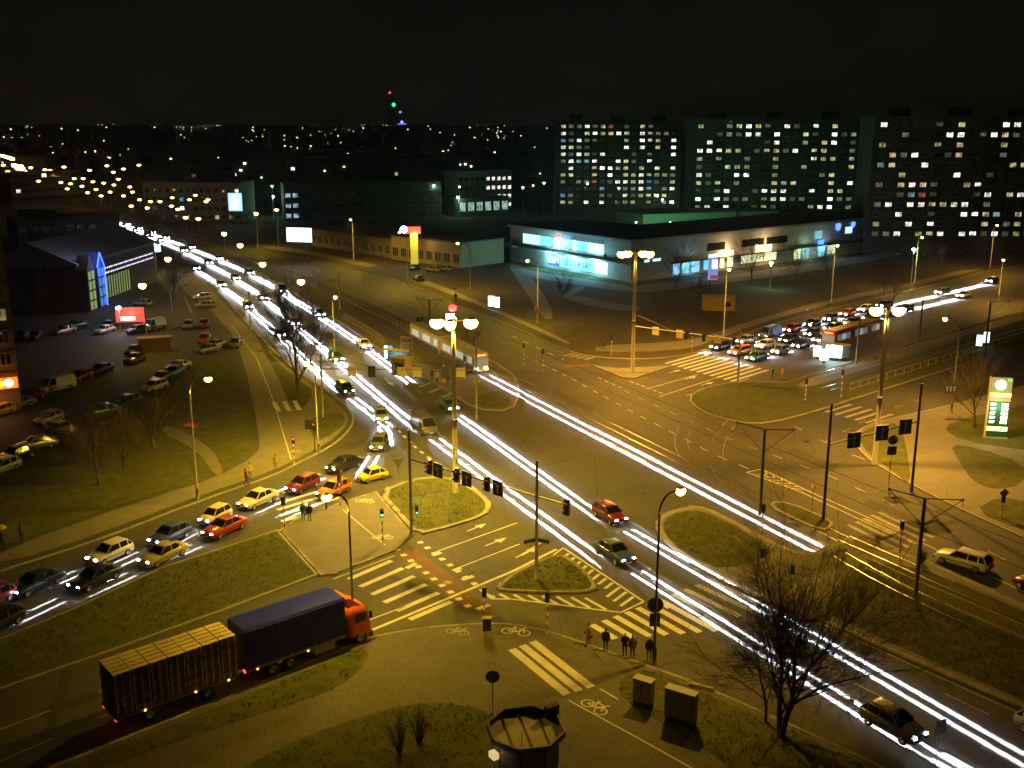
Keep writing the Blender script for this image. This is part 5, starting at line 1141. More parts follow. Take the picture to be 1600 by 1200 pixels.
# twiggy shrubs
for i, (px, h, w) in enumerate([((625, 1175), 2.4, 'leafy dry shrub in the round grass bed beside the kiosk'), ((655, 1160), 2.2, 'second dry shrub in the round grass bed'), ((1060, 480), 2.4, 'brown hedge shrub on the slope below the shops'), ((1020, 470), 2.2, 'left brown shrub on the slope below the shops'), ((915, 490), 1.6, 'low shrub by the terrace steps'), ((1345, 935), 1.2, 'low dark shrub beside the picket railing'), ((1440, 880), 1.2, 'low dark hedge shrub by the white estate car')]):
    b = G(*px, z=.13); r = thing('shrub', w, 'shrub', b, 0); sr = random.Random(i + 70); st = MB(); lf = MB()
    for k in range(26):
        a = sr.uniform(0, 6.28); l = sr.uniform(.6, 1) * h; e = Vector((math.cos(a) * h * .45 * sr.random(), math.sin(a) * h * .45 * sr.random(), l)); st.tube([(math.cos(a) * .12, math.sin(a) * .12, 0), tuple(e * .5 + Vector((0, 0, .05))), tuple(e)], [.02, .014, .006], 4, cap=False)
        for q in range(26):
            p = e * sr.uniform(.25, 1.05) + Vector((sr.gauss(0, .14), sr.gauss(0, .14), sr.gauss(0, .12))); s = sr.uniform(.03, .07); n1 = Vector((sr.uniform(-1, 1), sr.uniform(-1, 1), sr.uniform(-1, 1))).normalized(); n2 = n1.orthogonal().normalized()
            lf.add([p + n1 * s, p + n2 * s * .5, p - n1 * s, p - n2 * s * .5], [(0, 1, 2, 3)])
    st.build('stems', BARK, r); o = lf.build('leaves', mat('dry_leaves', (.12, .1, .045), .9, var=.4, scale=7), r); o['kind'] = 'stuff'

# ------------------------------------------------------------------ kiosk, cabinets and other street furniture
kc = G(822, 1142, 2.9); k = thing('kiosk', 'eight sided kiosk with a flat ribbed roof and dark parapet at the bottom edge', 'kiosk', (kc.x, kc.y, .13), R(12))
oct_ = lambda r_, ph=22.5: [(r_ * math.cos(R(ph + 45 * i)), r_ * math.sin(R(ph + 45 * i))) for i in range(8)]
KM = mat('kiosk_wall', (.35, .36, .34), .6, var=.2, scale=3); KR = mat('kiosk_roof', (.55, .5, .4), .8, var=.25, scale=3); KD = mat('kiosk_trim', (.02, .02, .02), .5)
O1, O2 = oct_(1.75), oct_(2.15)
for i in range(8):
    a, b = O1[i], O1[(i + 1) % 8]; c = ((a[0] + b[0]) / 2, (a[1] + b[1]) / 2); ang = math.atan2(b[1] - a[1], b[0] - a[0]); L = math.dist(a, b)
    MB().box((0, 0, 1.25), (L - .1, .08, 2.5)).build('wall_panel', KM, k, False, (c[0], c[1], 0), ang); MB().tube([(a[0], a[1], 0), (a[0], a[1], 2.6)], .06, 6).build('corner_post', KD, k)
    if i in (0, 2, 7): MB().box((0, -.06 if i != 9 else 0, 1.5), (L - .3, .06, 1.1)).build('window', mat('kiosk_window', (.03, .05, .06), .15, emit=.03, ecol=(.4, .9, 1)), k, False, (c[0] * 1.03, c[1] * 1.03, 0), ang)
    a, b = O2[i], O2[(i + 1) % 8]; c = ((a[0] + b[0]) / 2, (a[1] + b[1]) / 2); L = math.dist(a, b)
    MB().box((0, 0, 2.85), (L, .1,   .4 if i in (0, 1, 2, 3) else .34)).build('parapet', KD if i in (0, 1, 2, 3) else KM, k, False, (c[0], c[1], 0), math.atan2(b[1] - a[1], b[0] - a[0]))
MB().prism(oct_(2.1), 2.55, 2.68, True).build('roof', KR, k)
for x in (-1.0, 0, 1.0): MB().box((x, 0, 2.7), (.06, 3.6, .07)).build('roof_rib', KD, k)
MB().tube([(-.5, -1.2, 2.68), (-.5, -1.2, 3.5)], .02, 6).build('roof_vent', KD, k); MB().box((1.75, 1.25, 3.05), (.8, .4, .7), .4).build('sign_box', mat('sign_box_dark', (.03, .03, .03), .5), k)
MB().box((-2.0, -1.0, 2.2), (.35, .5, .35), .4).build('kiosk_lamp', mat('kiosk_lamp', (.8, .6, .3), .5, emit=.7, ecol=(1, .7, .35)), k)
CABM = mat('cabinet_grey', (.3, .29, .25), .6, var=.2, scale=4)
for px, w, h, lb in [((1005, 1103), 1.2, 1.45, 'single grey electrical cabinet on the grass'), ((1063, 1130), 1.9, 1.8, 'double grey electrical cabinet on the grass')]:
    r = thing('electrical_cabinet', lb, 'cabinet', G(*px, z=.14), R(-32)); MB().box((0, 0, .2), (w * .96, .5, .4)).build('plinth', mat('plinth_dark', (.03, .03, .028), .8), r); MB().box((0, 0, .4 + h / 2), (w, .6, h)).build('body', CABM, r); MB().box((0, 0, .42 + h), (w + .08, .68, .06)).build('lid', CABM, r)
    n = 2 if w > 1.5 else 2
    for i in range(n): d_ = MB().box((-w / 2 + w * (i + .5) / n, -.31, .42 + h / 2), (w / n - .06, .02, h - .1)).build('door', mat('cabinet_door', (.2, .21, .2), .6, var=.2, scale=4), r); MB().box((-w / 2 + w * (i + .5) / n + .2, -.33, .5 + h / 2), (.03, .03, .14)).build('handle', BLACK, d_)
lg = thing('log', 'fallen wooden post lying beside the near kerb', 'log', G(1095, 1075, .16), R(-25)); MB().tube([(-.8, 0, .12), (.8, 0, .14)], [.1, .09], 8).build('stump', WOOD2, lg); MB().tube([(-.7, 0, .12), (-.75, .25, .4)], [.05, .03], 6).build('branch', WOOD2, lg)
def shelter(px, ang, label, L=4.5, posters=(0, 1), roof=True, power=500):
    r = thing('tram_shelter', label, 'shelter', G(*px, z=.15), R(ang)); PO = mat('poster_lit', (.6, .8, 1), .4, emit=2.6, ecol=(.7, .93, 1)); PB = mat('poster_blue', (.1, .3, .9), .4, emit=.9, ecol=(.12, .35, 1))
    for x in (-L / 2, 0, L / 2): MB().box((x, .7, 1.2), (.08, .08, 2.4)).build('post', DARKP, r)
    MB().box((0, .74, 1.25), (L, .02, 1.9)).build('glass_wall', mat('shelter_glass', (.06, .12, .12), .1, spec=.6), r)
    MB().box((0, .1, 2.45), (L + .3, 1.6, .12)).build('roof', mat('shelter_roof', (.5, .4, .25), .6), r); MB().box((0, .45, .5), (L * .7, .35, .06)).build('bench', WOOD, r)
    for i in posters: b = MB().box((-L / 2 + (-.1 if i == 0 else 1.1), -.2, 1.3), (.14, 1.2, 1.75)).build('poster_case', DARKP, r); MB().box((-L / 2 + (-.1 if i == 0 else 1.1), -.85, 1.3), (1.15, .06, 1.7)).build('poster', PO if i == 0 else PB, b)
    if power: lamp('shelter_light', 'POINT', power, (.6, .95, 1), (0, -.4, 2.1), r, .3)
    return r
s1 = shelter((1302, 562), -25, 'brightly lit tram shelter with white posters at the right arm', 4.5, (0,), power=1400)
MB().box((0, -.1, 1.3), (2.4, .06, 1.9)).build('light_panel', MATS['poster_lit'], s1)
for px, lb, w in [((1287, 568), 'white lit advertising case left of the right shelter', 1.3), ((1529, 545), 'left lit poster case on the right tram stop', .9), ((1540, 540), 'right lit poster case on the right tram stop', .9)]:
    r = thing('poster_case', lb, 'advertising case', G(*px, z=.15), R(-20)); MB().box((0, 0, 1.4), (w + .12, .2, 2.0)).build('frame', DARKP, r); MB().box((0, -.11, 1.4), (w, .02, 1.8)).build('poster', MATS['poster_lit'], r); MB().box((0, 0, .2), (.3, .15, .4)).build('foot', DARKP, r)
s2 = shelter((618, 572), -32, 'tram shelter with a blue lit poster beside the main road', 4.0, (), power=260)
for px, lb, w, pm_ in [((608, 565), 'white and blue lit poster case at the main tram stop', 1.4, 'poster_blue'), ((768, 482), 'pale blue lit twin poster case on the far lawn', 1.3, 'poster_lit'), ((777, 484), 'second lit poster case on the far lawn', 1.0, 'poster_lit')]:
    r = thing('poster_case', lb, 'advertising case', G(*px, z=.15), R(-15)); MB().box((0, 0, 1.5), (w + .14, .22, 2.3)).build('frame', DARKP, r); MB().box((0, -.12, 1.5), (w, .02, 2.1)).build('poster', MATS[pm_] if pm_ in MATS else MATS['poster_lit'], r)
    if pm_ == 'poster_blue': MB().box((-w * .3, -.14, 1.5), (w * .4, .02, 2.0)).build('white_panel', MATS['poster_lit'], r)
yk = thing('news_stand', 'sandy coloured newspaper kiosk at the main tram stop', 'kiosk', G(628, 585, .15), R(-30)); MB().box((0, 0, 1.25), (2.4, 1.8, 2.5)).build('wall', mat('stand_wall', (.42, .34, .2), .7), yk); MB().box((0, 0, 2.55), (2.7, 2.1, .14)).build('roof', mat('stand_roof', (.5, .42, .25), .7), yk); MB().box((.2, -.92, 1.3), (1.6, .04, 1.2)).build('window', GLASSD, yk); MB().box((-1.22, 0, 1.4), (.03, 1.5, 1.3)).build('poster', mat('poster_white_dim', (.7, .7, .7), .5, emit=.5, ecol=(.95, .97, 1)), yk)
tb = thing('timetable_frame', 'tall wooden coloured timetable frame behind the tram kiosk', 'notice board', G(636, 566, .15), R(-20)); MB().box((0, 0, 2.2), (2.0, .1, 3.6)).build('board', mat('stand_wall2', (.4, .3, .16), .7), tb)
for i in range(4): MB().box((0, -.06, 1.0 + i * .8), (1.7, .03, .6)).build('panel', mat('panel_brown', (.18, .12, .06), .7), tb)
yc = thing('site_container', 'yellow container on the slope below the shops', 'container', G(1122, 484, .15), R(-6)); MB().box((0, 0, 1.4), (6.2, 2.4, 2.8)).build('body', YELLOWP, yc); MB().box((1.6, -1.21, 1.3), (1.4, .03, 1.0)).build('window', GLASSD, yc); MB().box((0, 0, 2.83), (6.3, 2.5, .06)).build('roof', mat('container_roof', (.3, .22, .05), .7), yc)
wb_ = thing('waste_container', 'yellow waste container in the dark car park', 'container', G(243, 548, .15), R(20)); MB().loft([[(-2.2, -1, 0), (2.2, -1, 0), (2.2, 1, 0), (-2.2, 1, 0)], [(-2.6, -1.05, 2.2), (2.6, -1.05, 2.2), (2.6, 1.05, 2.2), (-2.6, 1.05, 2.2)]]).build('body', mat('waste_yellow', (.35, .25, .03), .6), wb_); MB().box((0, 0, 2.24), (5.2, 2.1, .08)).build('lid', mat('waste_lid', (.2, .15, .03), .6), wb_)
# price pylon of the petrol station
bp_ = G(1555, 684, .15); p = thing('price_pylon', 'tall green and white petrol price pylon with a glowing round emblem', 'price sign', bp_, R(-12))
MB().box((0, 0, 3.7), (2.3, .45, 7.1)).build('case', mat('pylon_dark_green', (.02, .08, .05), .4), p); MB().box((-1.19, 0, 3.65), (.12, .5, 7.2)).build('edge_strip', mat('pylon_edge', (.5, .45, .3), .5), p)
def pan(z, h, m_, nm='panel', w=2.2, x=0): return MB().box((x, -.24, z), (w, .03, h)).build(nm, m_, p)
pan(6.35, 1.75, mat('pylon_grey', (.35, .38, .3), .4, emit=.12, ecol=(.6, .7, .5)), 'head_panel')
em = MB()
for r_, z_, n_ in ((.72, -.262, 18),):
    for i in range(n_):
        a0 = 2 * math.pi * i / n_; em.add([(-.1 + .4 * math.cos(a0 - .17), z_, 6.35 + .4 * math.sin(a0 - .17)), (-.1 + r_ * math.cos(a0), z_, 6.35 + r_ * math.sin(a0)), (-.1 + .4 * math.cos(a0 + .17), z_, 6.35 + .4 * math.sin(a0 + .17))], [(0, 1, 2)])
e1 = em.build('emblem', mat('emblem_green', (.2, .8, .2), .4, emit=3, ecol=(.3, 1, .25)), p); MB().lathe((-.1, -.27, 6.35), [(.56, .01), (.56, -.01)], 20, 'y').build('emblem_core', mat('emblem_white', (.9, 1, .8), .4, emit=4, ecol=(.85, 1, .8)), e1)
text('bp', .5, mat('letter_green', (.1, .7, .1), .4, emit=1.2, ecol=(.15, 1, .2)), p, (.85, -.27, 7.0), (R(90), 0, 0))
pan(5.15, .5, mat('pylon_yellow', (.9, .9, .1), .4, emit=3.2, ecol=(1, 1, .15)), 'yellow_panel'); pan(4.62, .34, mat('pylon_red', (.7, .2, .08), .4, emit=.9, ecol=(1, .35, .15)), 'red_panel')
WL = mat('price_white', (.9, 1, 1), .4, emit=3, ecol=(.9, 1, .97)); GLN = mat('pylon_lime', (.6, 1, .1), .4, emit=3.2, ecol=(.75, 1, .25))
for i in range(5):
    z_ = 4.05 - i * .52
    for q, dx in enumerate((0, .2, .4)): MB().box((.35 + dx * 1.25, -.25, z_), (.2, .03, .36)).build('price_digit', WL, p)
    MB().box((-.65, -.25, z_ + .08), (.62 - .04 * (i % 3), .03, .12)).build('fuel_name', WL, p); MB().box((-.7, -.25, z_ - .1), (.5, .03, .08)).build('fuel_name', WL, p)
pan(1.15, .5, GLN, 'lime_panel'); MB().box((0, 0, .08), (2.6, .8, .16)).build('base', CONCP, p); lamp('pylon_light', 'POINT', 260, (.55, 1, .45), (0, -1.6, 3.6), p, .6)
# billboards
def billboard(px, w, h, zc, label, m_, ang=0, stripe=None, power=0, colr=(.8, .95, 1), legs=True):
    b = G(*px, z=.1); r = thing('billboard', label, 'billboard', b, R(ang)); MB().box((0, 0, zc), (w + .2, .3, h + .2)).build('frame', DARKP, r); f = MB().box((0, -.17, zc), (w, .03, h)).build('poster', m_, r)
    if stripe: MB().box((-w * .1, -.19, zc - h * .25), (w * .5, .02, h * .25)).build('print_block', stripe, f)
    if legs:
        for x in (-w * .3, w * .3): MB().box((x, 0, (zc - h / 2) / 2), (.18, .18, zc - h / 2)).build('leg', DARKP, r)
    if power: lamp('billboard_light', 'POINT', power, colr, (0, -1.5, zc), r, .5)
    return r
BBW = mat('billboard_white', (.8, .95, 1), .4, emit=4, ecol=(.8, .96, 1)); BBB = mat('billboard_blue', (.3, .5, .9), .4, emit=1.4, ecol=(.4, .65, 1))
billboard((470, 412), 7, 3.6, 7.6, 'white lit billboard on a tall leg beside the far carriageway', BBW, -12, BBB, 500)
billboard((370, 352), 5.2, 6.5, 8.5, 'blue white lit advertising tower far along the avenue', BBB, -5, BBW, 300)
billboard((206, 514), 5, 2.6, 2.6, 'red lit billboard in front of the hall car park', mat('billboard_red', (.7, .05, .03), .4, emit=.9, ecol=(1, .1, .06)), 10, mat('billboard_pale', (.9, .8, .8), .4, emit=2.5, ecol=(1, .85, .85)), 200, (1, .3, .2))
fl_ = thing('floodlight_pole', 'white floodlight on a pole by the red billboard', 'lamp', G(189, 520, .1)); MB().tube([(0, 0, 0), (0, 0, 4.3)], .07, 6).build('pole', POLEM, fl_); MB().lathe((0, -.1, 4.5), [(.2, .2), (.42, .05), (.42, -.15), (.2, -.3)], 10).build('lantern', E_WHT, fl_, True); lamp('lamp_light', 'POINT', 700, (.95, .95, 1), (.2, -.6, 4.3), fl_, .2)
fl_ = thing('floodlight_pole', 'white floodlight on a pole at the corner of the hall with blue gables', 'lamp', G(246, 430, .1)); MB().tube([(0, 0, 0), (0, 0, 7.2)], .09, 6).build('pole', POLEM, fl_); MB().lathe((-.6, -.1, 7.5), [(.2, .25), (.6, .05), (.6, -.2), (.2, -.4)], 10).build('lantern', E_WHT, fl_, True); MB().box((.6, 0, 6.6), (1.4, .2, 1.8)).build('blue_panel', BBB, fl_); lamp('lamp_light', 'POINT', 1500, (.9, .95, 1), (-1, -.9, 7.4), fl_, .2)
# ------------------------------------------------------------------ buildings
WINM = {}
def winmesh(w, h, key, frame, glass):
    k = (w, h, key)
    if k in WINM: return WINM[k]
    mb = MB(); f = .13
    mb.mi = 1; mb.box((0, .02, 0), (w, .04, h))
    mb.mi = 0
    for z in (-h / 2, h / 2): mb.box((0, -.02, z), (w + f, .1, f))
    for x in (-w / 2, -w / 6, w / 6, w / 2) if w > 1.6 else (-w / 2, 0, w / 2): mb.box((x, -.018, 0), (f, .094, h - f))
    WINM[k] = mb.mesh('window', [frame, glass]); return WINM[k]
FRM = mat('window_frame', (.3, .3, .28), .6); 
def wl_(n, c, e):
    m = mat('window_lit_' + n, c, .4, emit=e, ecol=c); nt = m.node_tree; N = nt.nodes; L = nt.links; b = N['Principled BSDF']      # curtains and furniture: uneven room light
    if 'curtain' in N: return m
    g_ = N.new('ShaderNodeNewGeometry'); z_ = N.new('ShaderNodeTexNoise'); z_.name = 'curtain'; z_.inputs['Scale'].default_value = .9; z_.inputs['Detail'].default_value = 3; L.new(g_.outputs['Position'], z_.inputs['Vector'])
    k = N.new('ShaderNodeMapRange'); k.inputs['From Min'].default_value = .35; k.inputs['From Max'].default_value = .68; k.inputs['To Min'].default_value = e * .12; k.inputs['To Max'].default_value = e * 1.35; L.new(z_.outputs['Fac'], k.inputs['Value']); L.new(k.outputs[0], b.inputs['Emission Strength'])
    return m
LIT = [wl_('white', (1, .93, .78), 1.9), wl_('white2', (1, .95, .88), 3.2), wl_('warm', (1, .75, .38), .9), wl_('yellow', (.95, .9, .35), 1.0), wl_('yellow2', (.8, .85, .3), .55), wl_('dim', (.8, .7, .55), .25), wl_('cyan', (.5, .85, .9), .55), wl_('blue', (.15, .45, 1), .7), wl_('red', (1, .2, .1), .6), wl_('dim2', (.6, .6, .4), .12)]
WPROB = [.26, .1, .13, .11, .1, .14, .03, .008, .012, .12]
def pick(r):
    x = r.random() * sum(WPROB)
    for i, p in enumerate(WPROB):
        x -= p
        if x <= 0: return LIT[i]
    return LIT[0]
PANEL = mat('panel_facade', (.085, .085, .07), .85, var=.2, scale=.5); PANEL2 = mat('panel_facade_dark', (.08, .08, .07), .85, var=.25, scale=.5)
def block(x0, y0, L, D, floors, fh, label, litp, seed, bay=3.3, ww=1.85, wh=1.3, z0=3.4, ang=0.0, balconies=(), facade=PANEL, name='apartment_block', glass=None, housings=3):
    r = thing(name, label, 'building', (x0, y0, 0), ang, 'long panel built apartment blocks'); rr = random.Random(seed)
    Ht = z0 + floors * fh + .8
    MB().box((L / 2, D / 2, Ht / 2), (L, D, Ht)).build('wall', facade, r); rf = MB().box((L / 2, D / 2, Ht + .12), (L + .5, D + .5, .3)).build('roof', PANEL2, r)
    for i in range(housings): MB().box((L * (i + .5) / housings, D / 2, Ht + 1.4), (5, 5, 2.6)).build('lift_housing', PANEL2, rf)
    n = int((L - .8) / bay); off = (L - n * bay) / 2
    for f in range(floors):
        MB().box((L / 2, -.04, z0 + f * fh - .1), (L - .1, .1, .16)).build('storey_band', PANEL2, r)
        for c in range(n):
            x = off + (c + .5) * bay; z = z0 + f * fh + 1.45
            if c in balconies:
                if True:
                    bl = MB().box((x, -.62, z0 + f * fh + .55), (bay - .3, 1.2, 1.05)).build('balcony', PANEL2, r)
            m_ = pick(rr) if rr.random() < litp else None
            me = winmesh(ww, wh, m_.name if m_ else 'dark', FRM, m_ or glass or GLASSD)
            link('window', me, r, (x, -.03, z))
    for c in range(0, n + 1, 3): MB().box((off + c * bay, -.05, Ht / 2), (.22, .14, Ht - .4)).build('pilaster', facade, r)
    return r
block(17.5, 432, 51.5, 12, 12, 2.75, 'left apartment block of the estate, many white lit windows', .62, 3, bay=3.2, balconies=(4, 11), z0=3.9)
block(62, 368, 59, 12, 12, 2.75, 'middle apartment block of the estate behind the shop roof', .55, 5, bay=3.3, balconies=(2, 7, 12), z0=3.9)
block(101, 298, 52, 12, 12, 2.75, 'near left half of the right apartment block above the shop row', .5, 8, bay=3.1, balconies=(5, 9), z0=4.2)
block(153.2, 298.4, 50, 12, 12, 2.75, 'right half of the right apartment block reaching the picture edge', .48, 12, bay=3.1, balconies=(3, 10), z0=4.2)

def plain(name, label, base_l, base_r, depth, h, wall, rows, cols, litp, seed, ww=1.6, wh=1.5, lit=None, roof_m=PANEL2, cat='building', overhang=.3, z1=1.2, fh=3.3, group=None, litcols=None):
    a, b = G(*base_l), G(*base_r); d = b - a; L = d.length; rz = math.atan2(d.y, d.x); r = thing(name, label, cat, (a.x, a.y, 0), rz, group); rr = random.Random(seed)
    MB().box((L / 2, depth / 2, h / 2), (L, depth, h)).build('wall', wall, r); MB().box((L / 2, depth / 2, h + .14), (L + overhang * 2, depth + overhang * 2, .34)).build('roof', roof_m, r)
    for f in range(rows):
        for c in range(cols):
            x = L * (c + .5) / cols; m_ = None
            if litcols and c in litcols: m_ = lit or LIT[0]
            elif rr.random() < litp: m_ = lit or pick(rr)
            link('window', winmesh(ww, wh, m_.name if m_ else 'dark', FRM, m_ or GLASSD), r, (x, -.03, z1 + f * fh + wh / 2))
    return r
GREYW = mat('rendered_wall', (.3, .28, .24), .85, var=.15, scale=.6); GREENW = mat('pale_plaster', (.4, .42, .38), .85, var=.12, scale=.6); DKW = mat('dark_render', (.1, .1, .09), .85, var=.2, scale=.6)
plain('school_building', 'long grey school building far left of centre with few lit windows', (228, 346), (378, 348), 14, 15, GREYW, 4, 14, .07, 21)
plain('office_building', 'dark three storey office building with blue lit windows at its left end', (446, 346), (690, 340), 14, 14, DKW, 3, 22, .02, 22, 2.0, 1.7, wl_('blueish', (.55, .7, 1), .8), litcols=(0, 1), fh=3.9)
plain('school_wing', 'pale school wing with three rows of lit windows behind the sports hall', (716, 330), (800, 326), 12, 17, GREENW, 4, 10, .0, 23, 1.6, 1.6, LIT[0], litcols=(5, 6, 7, 8, 9), fh=3.8)
plain('sports_hall', 'low sports hall with a bright greenish band of windows', (716, 340), (795, 336), 14, 7.5, DKW, 1, 6, .0, 24, 2.8, 3.6, wl_('hall', (.55, .8, .75), .75), litcols=(0, 1, 2, 3, 4, 5), z1=2.3)
plain('low_hall', 'long low dark hall with pale pillars beyond the far verge', (486, 384), (612, 404), 18, 5.2, mat('hall_wall', (.22, .19, .14), .85, var=.2, scale=.6), 1, 12, .0, 25, 2.0, 2.2)
ys = plain('corner_shop', 'low yellowish shop with a glowing yellow pillar and red sign', (612, 406), (720, 420), 16, 6.5, mat('shop_wall', (.28, .22, .1), .85, var=.2, scale=.6), 1, 8, .0, 26, 2.2, 2.4)
yp = thing('advertising_pillar', 'glowing yellow pillar topped by a red illuminated sign', 'sign pillar', G(648, 415, .1)); MB().box((0, 0, 4.2), (1.9, 1.2, 8.4)).build('pillar', mat('pillar_yellow', (.9, .7, .05), .5, emit=.45, ecol=(1, .8, .06)), yp); MB().box((-.4, -.1, 9.2), (4.2, .8, 1.7)).build('sign_box', mat('pillar_red', (.8, .05, .03), .4, emit=2.2, ecol=(1, .06, .04)), yp); MB().lathe((-2.6, -.55, 9.4), [(.9, .1), (.9, -.05)], 14, 'y').build('emblem', E_WHT, yp); lamp('pillar_light', 'POINT', 900, (1, .8, .3), (.3, -1.8, 8), yp, .4)
plain('rear_hall', 'large green lit wall of the hall behind the shop roof', (1004, 372), (1148, 366), 20, 7.6, GREENW, 0, 0, 0, 27); plain('rear_hall', 'right part of the green lit hall behind the shop roof', (1164, 366), (1215, 364), 20, 7.6, GREENW, 0, 0, 0, 28)
plain('dark_house', 'dark house with one turquoise lit window at far left', (30, 392), (190, 382), 14, 9, DKW, 2, 9, .0, 29, 2.0, 1.9, wl_('turq', (.4, 1, .85), 1.1), litcols=(), fh=3.6)
for i, (bl, br, h, lb, lp) in enumerate([((300, 300), (420, 296), 16, 'dark block left of the office roofs', .05), ((430, 300), (560, 296), 17, 'dark long block behind the office building', .05), ((560, 300), (700, 292), 15, 'dark long block behind the office roof at centre', .05), ((20, 318), (130, 312), 14, 'dark block beside the avenue at far left', .08)]):
    plain('far_block', lb, bl, br, 14, h, DKW, 4, 16, lp, 31 + i, 2.2, 1.8, fh=3.5)
hw_ = thing('lit_window_house', 'small flat roofed hut with a turquoise lit window at far left', 'building', G(60, 356, 0)); MB().box((0, 3, 3.2), (14, 6, 6.4)).build('wall', DKW, hw_); MB().box((0, 3, 6.5), (14.6, 6.6, .3)).build('roof', PANEL2, hw_); link('window', winmesh(3.2, 2.6, 'turq', FRM, MATS['window_lit_turq']), hw_, (5.5, -.05, 3.4))
for i, (px, py, w_) in enumerate([(1040, 352, 'left'), (1100, 349, 'middle'), (1139, 346, 'right end'), (1178, 344, 'far right')]):
    q = G(px, py, 11.5); r = thing('wall_lamp', 'greenish wall lamp lighting the rear hall, %s' % w_, 'lamp', (q.x, 322, 0)); MB().tube([(0, 0, 0), (0, 0, 6.6)], .06, 6).build('pole', POLEM, r); MB().lathe((0, 0, 6.8), [(.1, .2), (.3, .1), (.3, -.1), (.1, -.2)], 8).build('lantern', E_MERC, r, True); lamp('lamp_light', 'POINT', 2200, (.25, 1, .4), (0, .3, 6.2), r, .3)
# canopy at the right
cp = thing('petrol_canopy', 'flat canopy with white lit edge at the right above the car park', 'canopy', G(1580, 392, .1), R(-4)); MB().box((0, 0, 5.2), (16, 8, .9)).build('roof', mat('canopy_dark', (.1, .12, .16), .6), cp)
for i in range(3): MB().box((-4.5 + i * 4.6, -4.05, 5.2), (3.6, .06, .6)).build('light_strip', E_WHT if False else mat('canopy_lit', (.8, .9, 1), .4, emit=4, ecol=(.75, .9, 1)), cp)
for x in (-6, 6):
    for y in (-2.5, 2.5): MB().box((x, y, 2.4), (.4, .4, 4.8)).build('column', CONCP, cp)
lamp('canopy_light', 'POINT', 1200, (.6, .9, 1), (0, -5, 4.4), cp, .6)

# ------------------------------------------------------------------ two storey shop with an L plan
c0 = G(985, 442); cl = G(797, 408); crr = G(1395, 388)
d1 = (cl - c0); L1 = d1.length; d2 = (crr - c0); L2 = d2.length; HS = 9.2
sh = thing('department_store', 'two storey pale store with bright turquoise shop windows and signs', 'building', (c0.x, c0.y, 0))
SW = mat('store_wall', (.42, .39, .33), .8, var=.12, scale=.5); u1 = d1.normalized(); u2 = d2.normalized(); bk = Vector((0, 1, 0))
n1 = Vector((u1.y, -u1.x, 0)); n1 = n1 if n1.y < 0 else -n1; n2 = Vector((u2.y, -u2.x, 0)); n2 = n2 if n2.y < 0 else -n2
foot = [Vector((0, 0, 0)), d2, d2 - n2 * 26, (u2 * 30 - n2 * 26), (u1 * L1 - n1 * 24), d1]
MB().prism([(p.x, p.y) for p in foot], 0, HS).build('wall', SW, sh); MB().prism([(p.x, p.y) for p in inset([Vector((p.x, p.y, 0)) for p in foot], -.6)], HS, HS + .7, True).build('roof', SW, sh)
MB().prism([(p.x, p.y) for p in inset([Vector((p.x, p.y, 0)) for p in foot], .5)], HS + .7, HS + .8).build('roof_deck', mat('roof_felt', (.03, .03, .03), .9), sh)
def wallbox(u, n, L, t0, t1, z0, z1, out, m_, nm, thick=.08, par=None):
    a = u * (L * t0) + n * out; b = u * (L * t1) + n * out; c = (a + b) / 2; ang = math.atan2(u.y, u.x)
    return MB().box((0, 0, 0), ((b - a).length, thick, z1 - z0)).build(nm, m_, par or sh, False, (c.x, c.y, (z0 + z1) / 2), ang)
CYA = mat('shop_window_cyan', (.4, .8, .9), .3, emit=.85, ecol=(.22, .72, .95)); CYW = mat('shop_window_white', (.8, .95, 1), .3, emit=1.25, ecol=(.55, .92, 1)); CYD = mat('shop_window_dim', (.2, .45, .5), .3, emit=.5, ecol=(.35, .8, .9))
n = 22
for i in range(n):      # upper strip, t runs from the corner leftwards
    t0 = .2 + .68 * i / n; t1 = .2 + .68 * (i + 1) / n - .004; m_ = CYW if (i < 4 or i > 17) else [CYA, CYD, CYA, CYA, CYW][(i * 7) % 5]
    wallbox(u1, n1, L1, t0, t1, 5.5, 8.0, .05, m_, 'shop_window')
    if i % 2 == 0: wallbox(u1, n1, L1, t0 + .006, t1 - .006, 7.7, 8.0, .11, CYW, 'light_strip', .04)
wallbox(u1, n1, L1, .19, .89, 5.2, 5.45, .25, SW, 'ledge', .5); wallbox(u1, n1, L1, .0, 1.0, 4.2, 4.5, .6, SW, 'canopy', 1.2)
for i in range(15):
    t0 = .17 + .48 * i / 15; t1 = .17 + .48 * (i + 1) / 15 - .004; m_ = CYW if i < 3 else CYA if i < 12 else mat('shop_banner_blue', (.03, .12, .3), .4, emit=.12, ecol=(.1, .4, .9)); wallbox(u1, n1, L1, t0, t1, .9, 3.7, .05, m_, 'shop_window')
    if i % 2 == 0: wallbox(u1, n1, L1, t0 + .004, t1 - .004, 3.5, 3.75, .11, CYW, 'light_strip', .04)
ang1 = math.atan2(-u1.y, -u1.x)
def wtext(s, size, m_, t, z, out=.16): p = u1 * (L1 * t) + n1 * out; return text(s, size, m_, sh, (p.x, p.y, z), (R(90), 0, ang1))
DKL = mat('letter_dark', (.02, .04, .08), .5); 
wtext('ZEM', 2.3, mat('letter_white_lit', (.8, .95, 1), .4, emit=1.6, ecol=(.8, .95, 1)), .60, 2.3); wtext('SUPER', 2.3, DKL, .44, 2.2); wtext('SAM', 2.3, DKL, .32, 2.2)
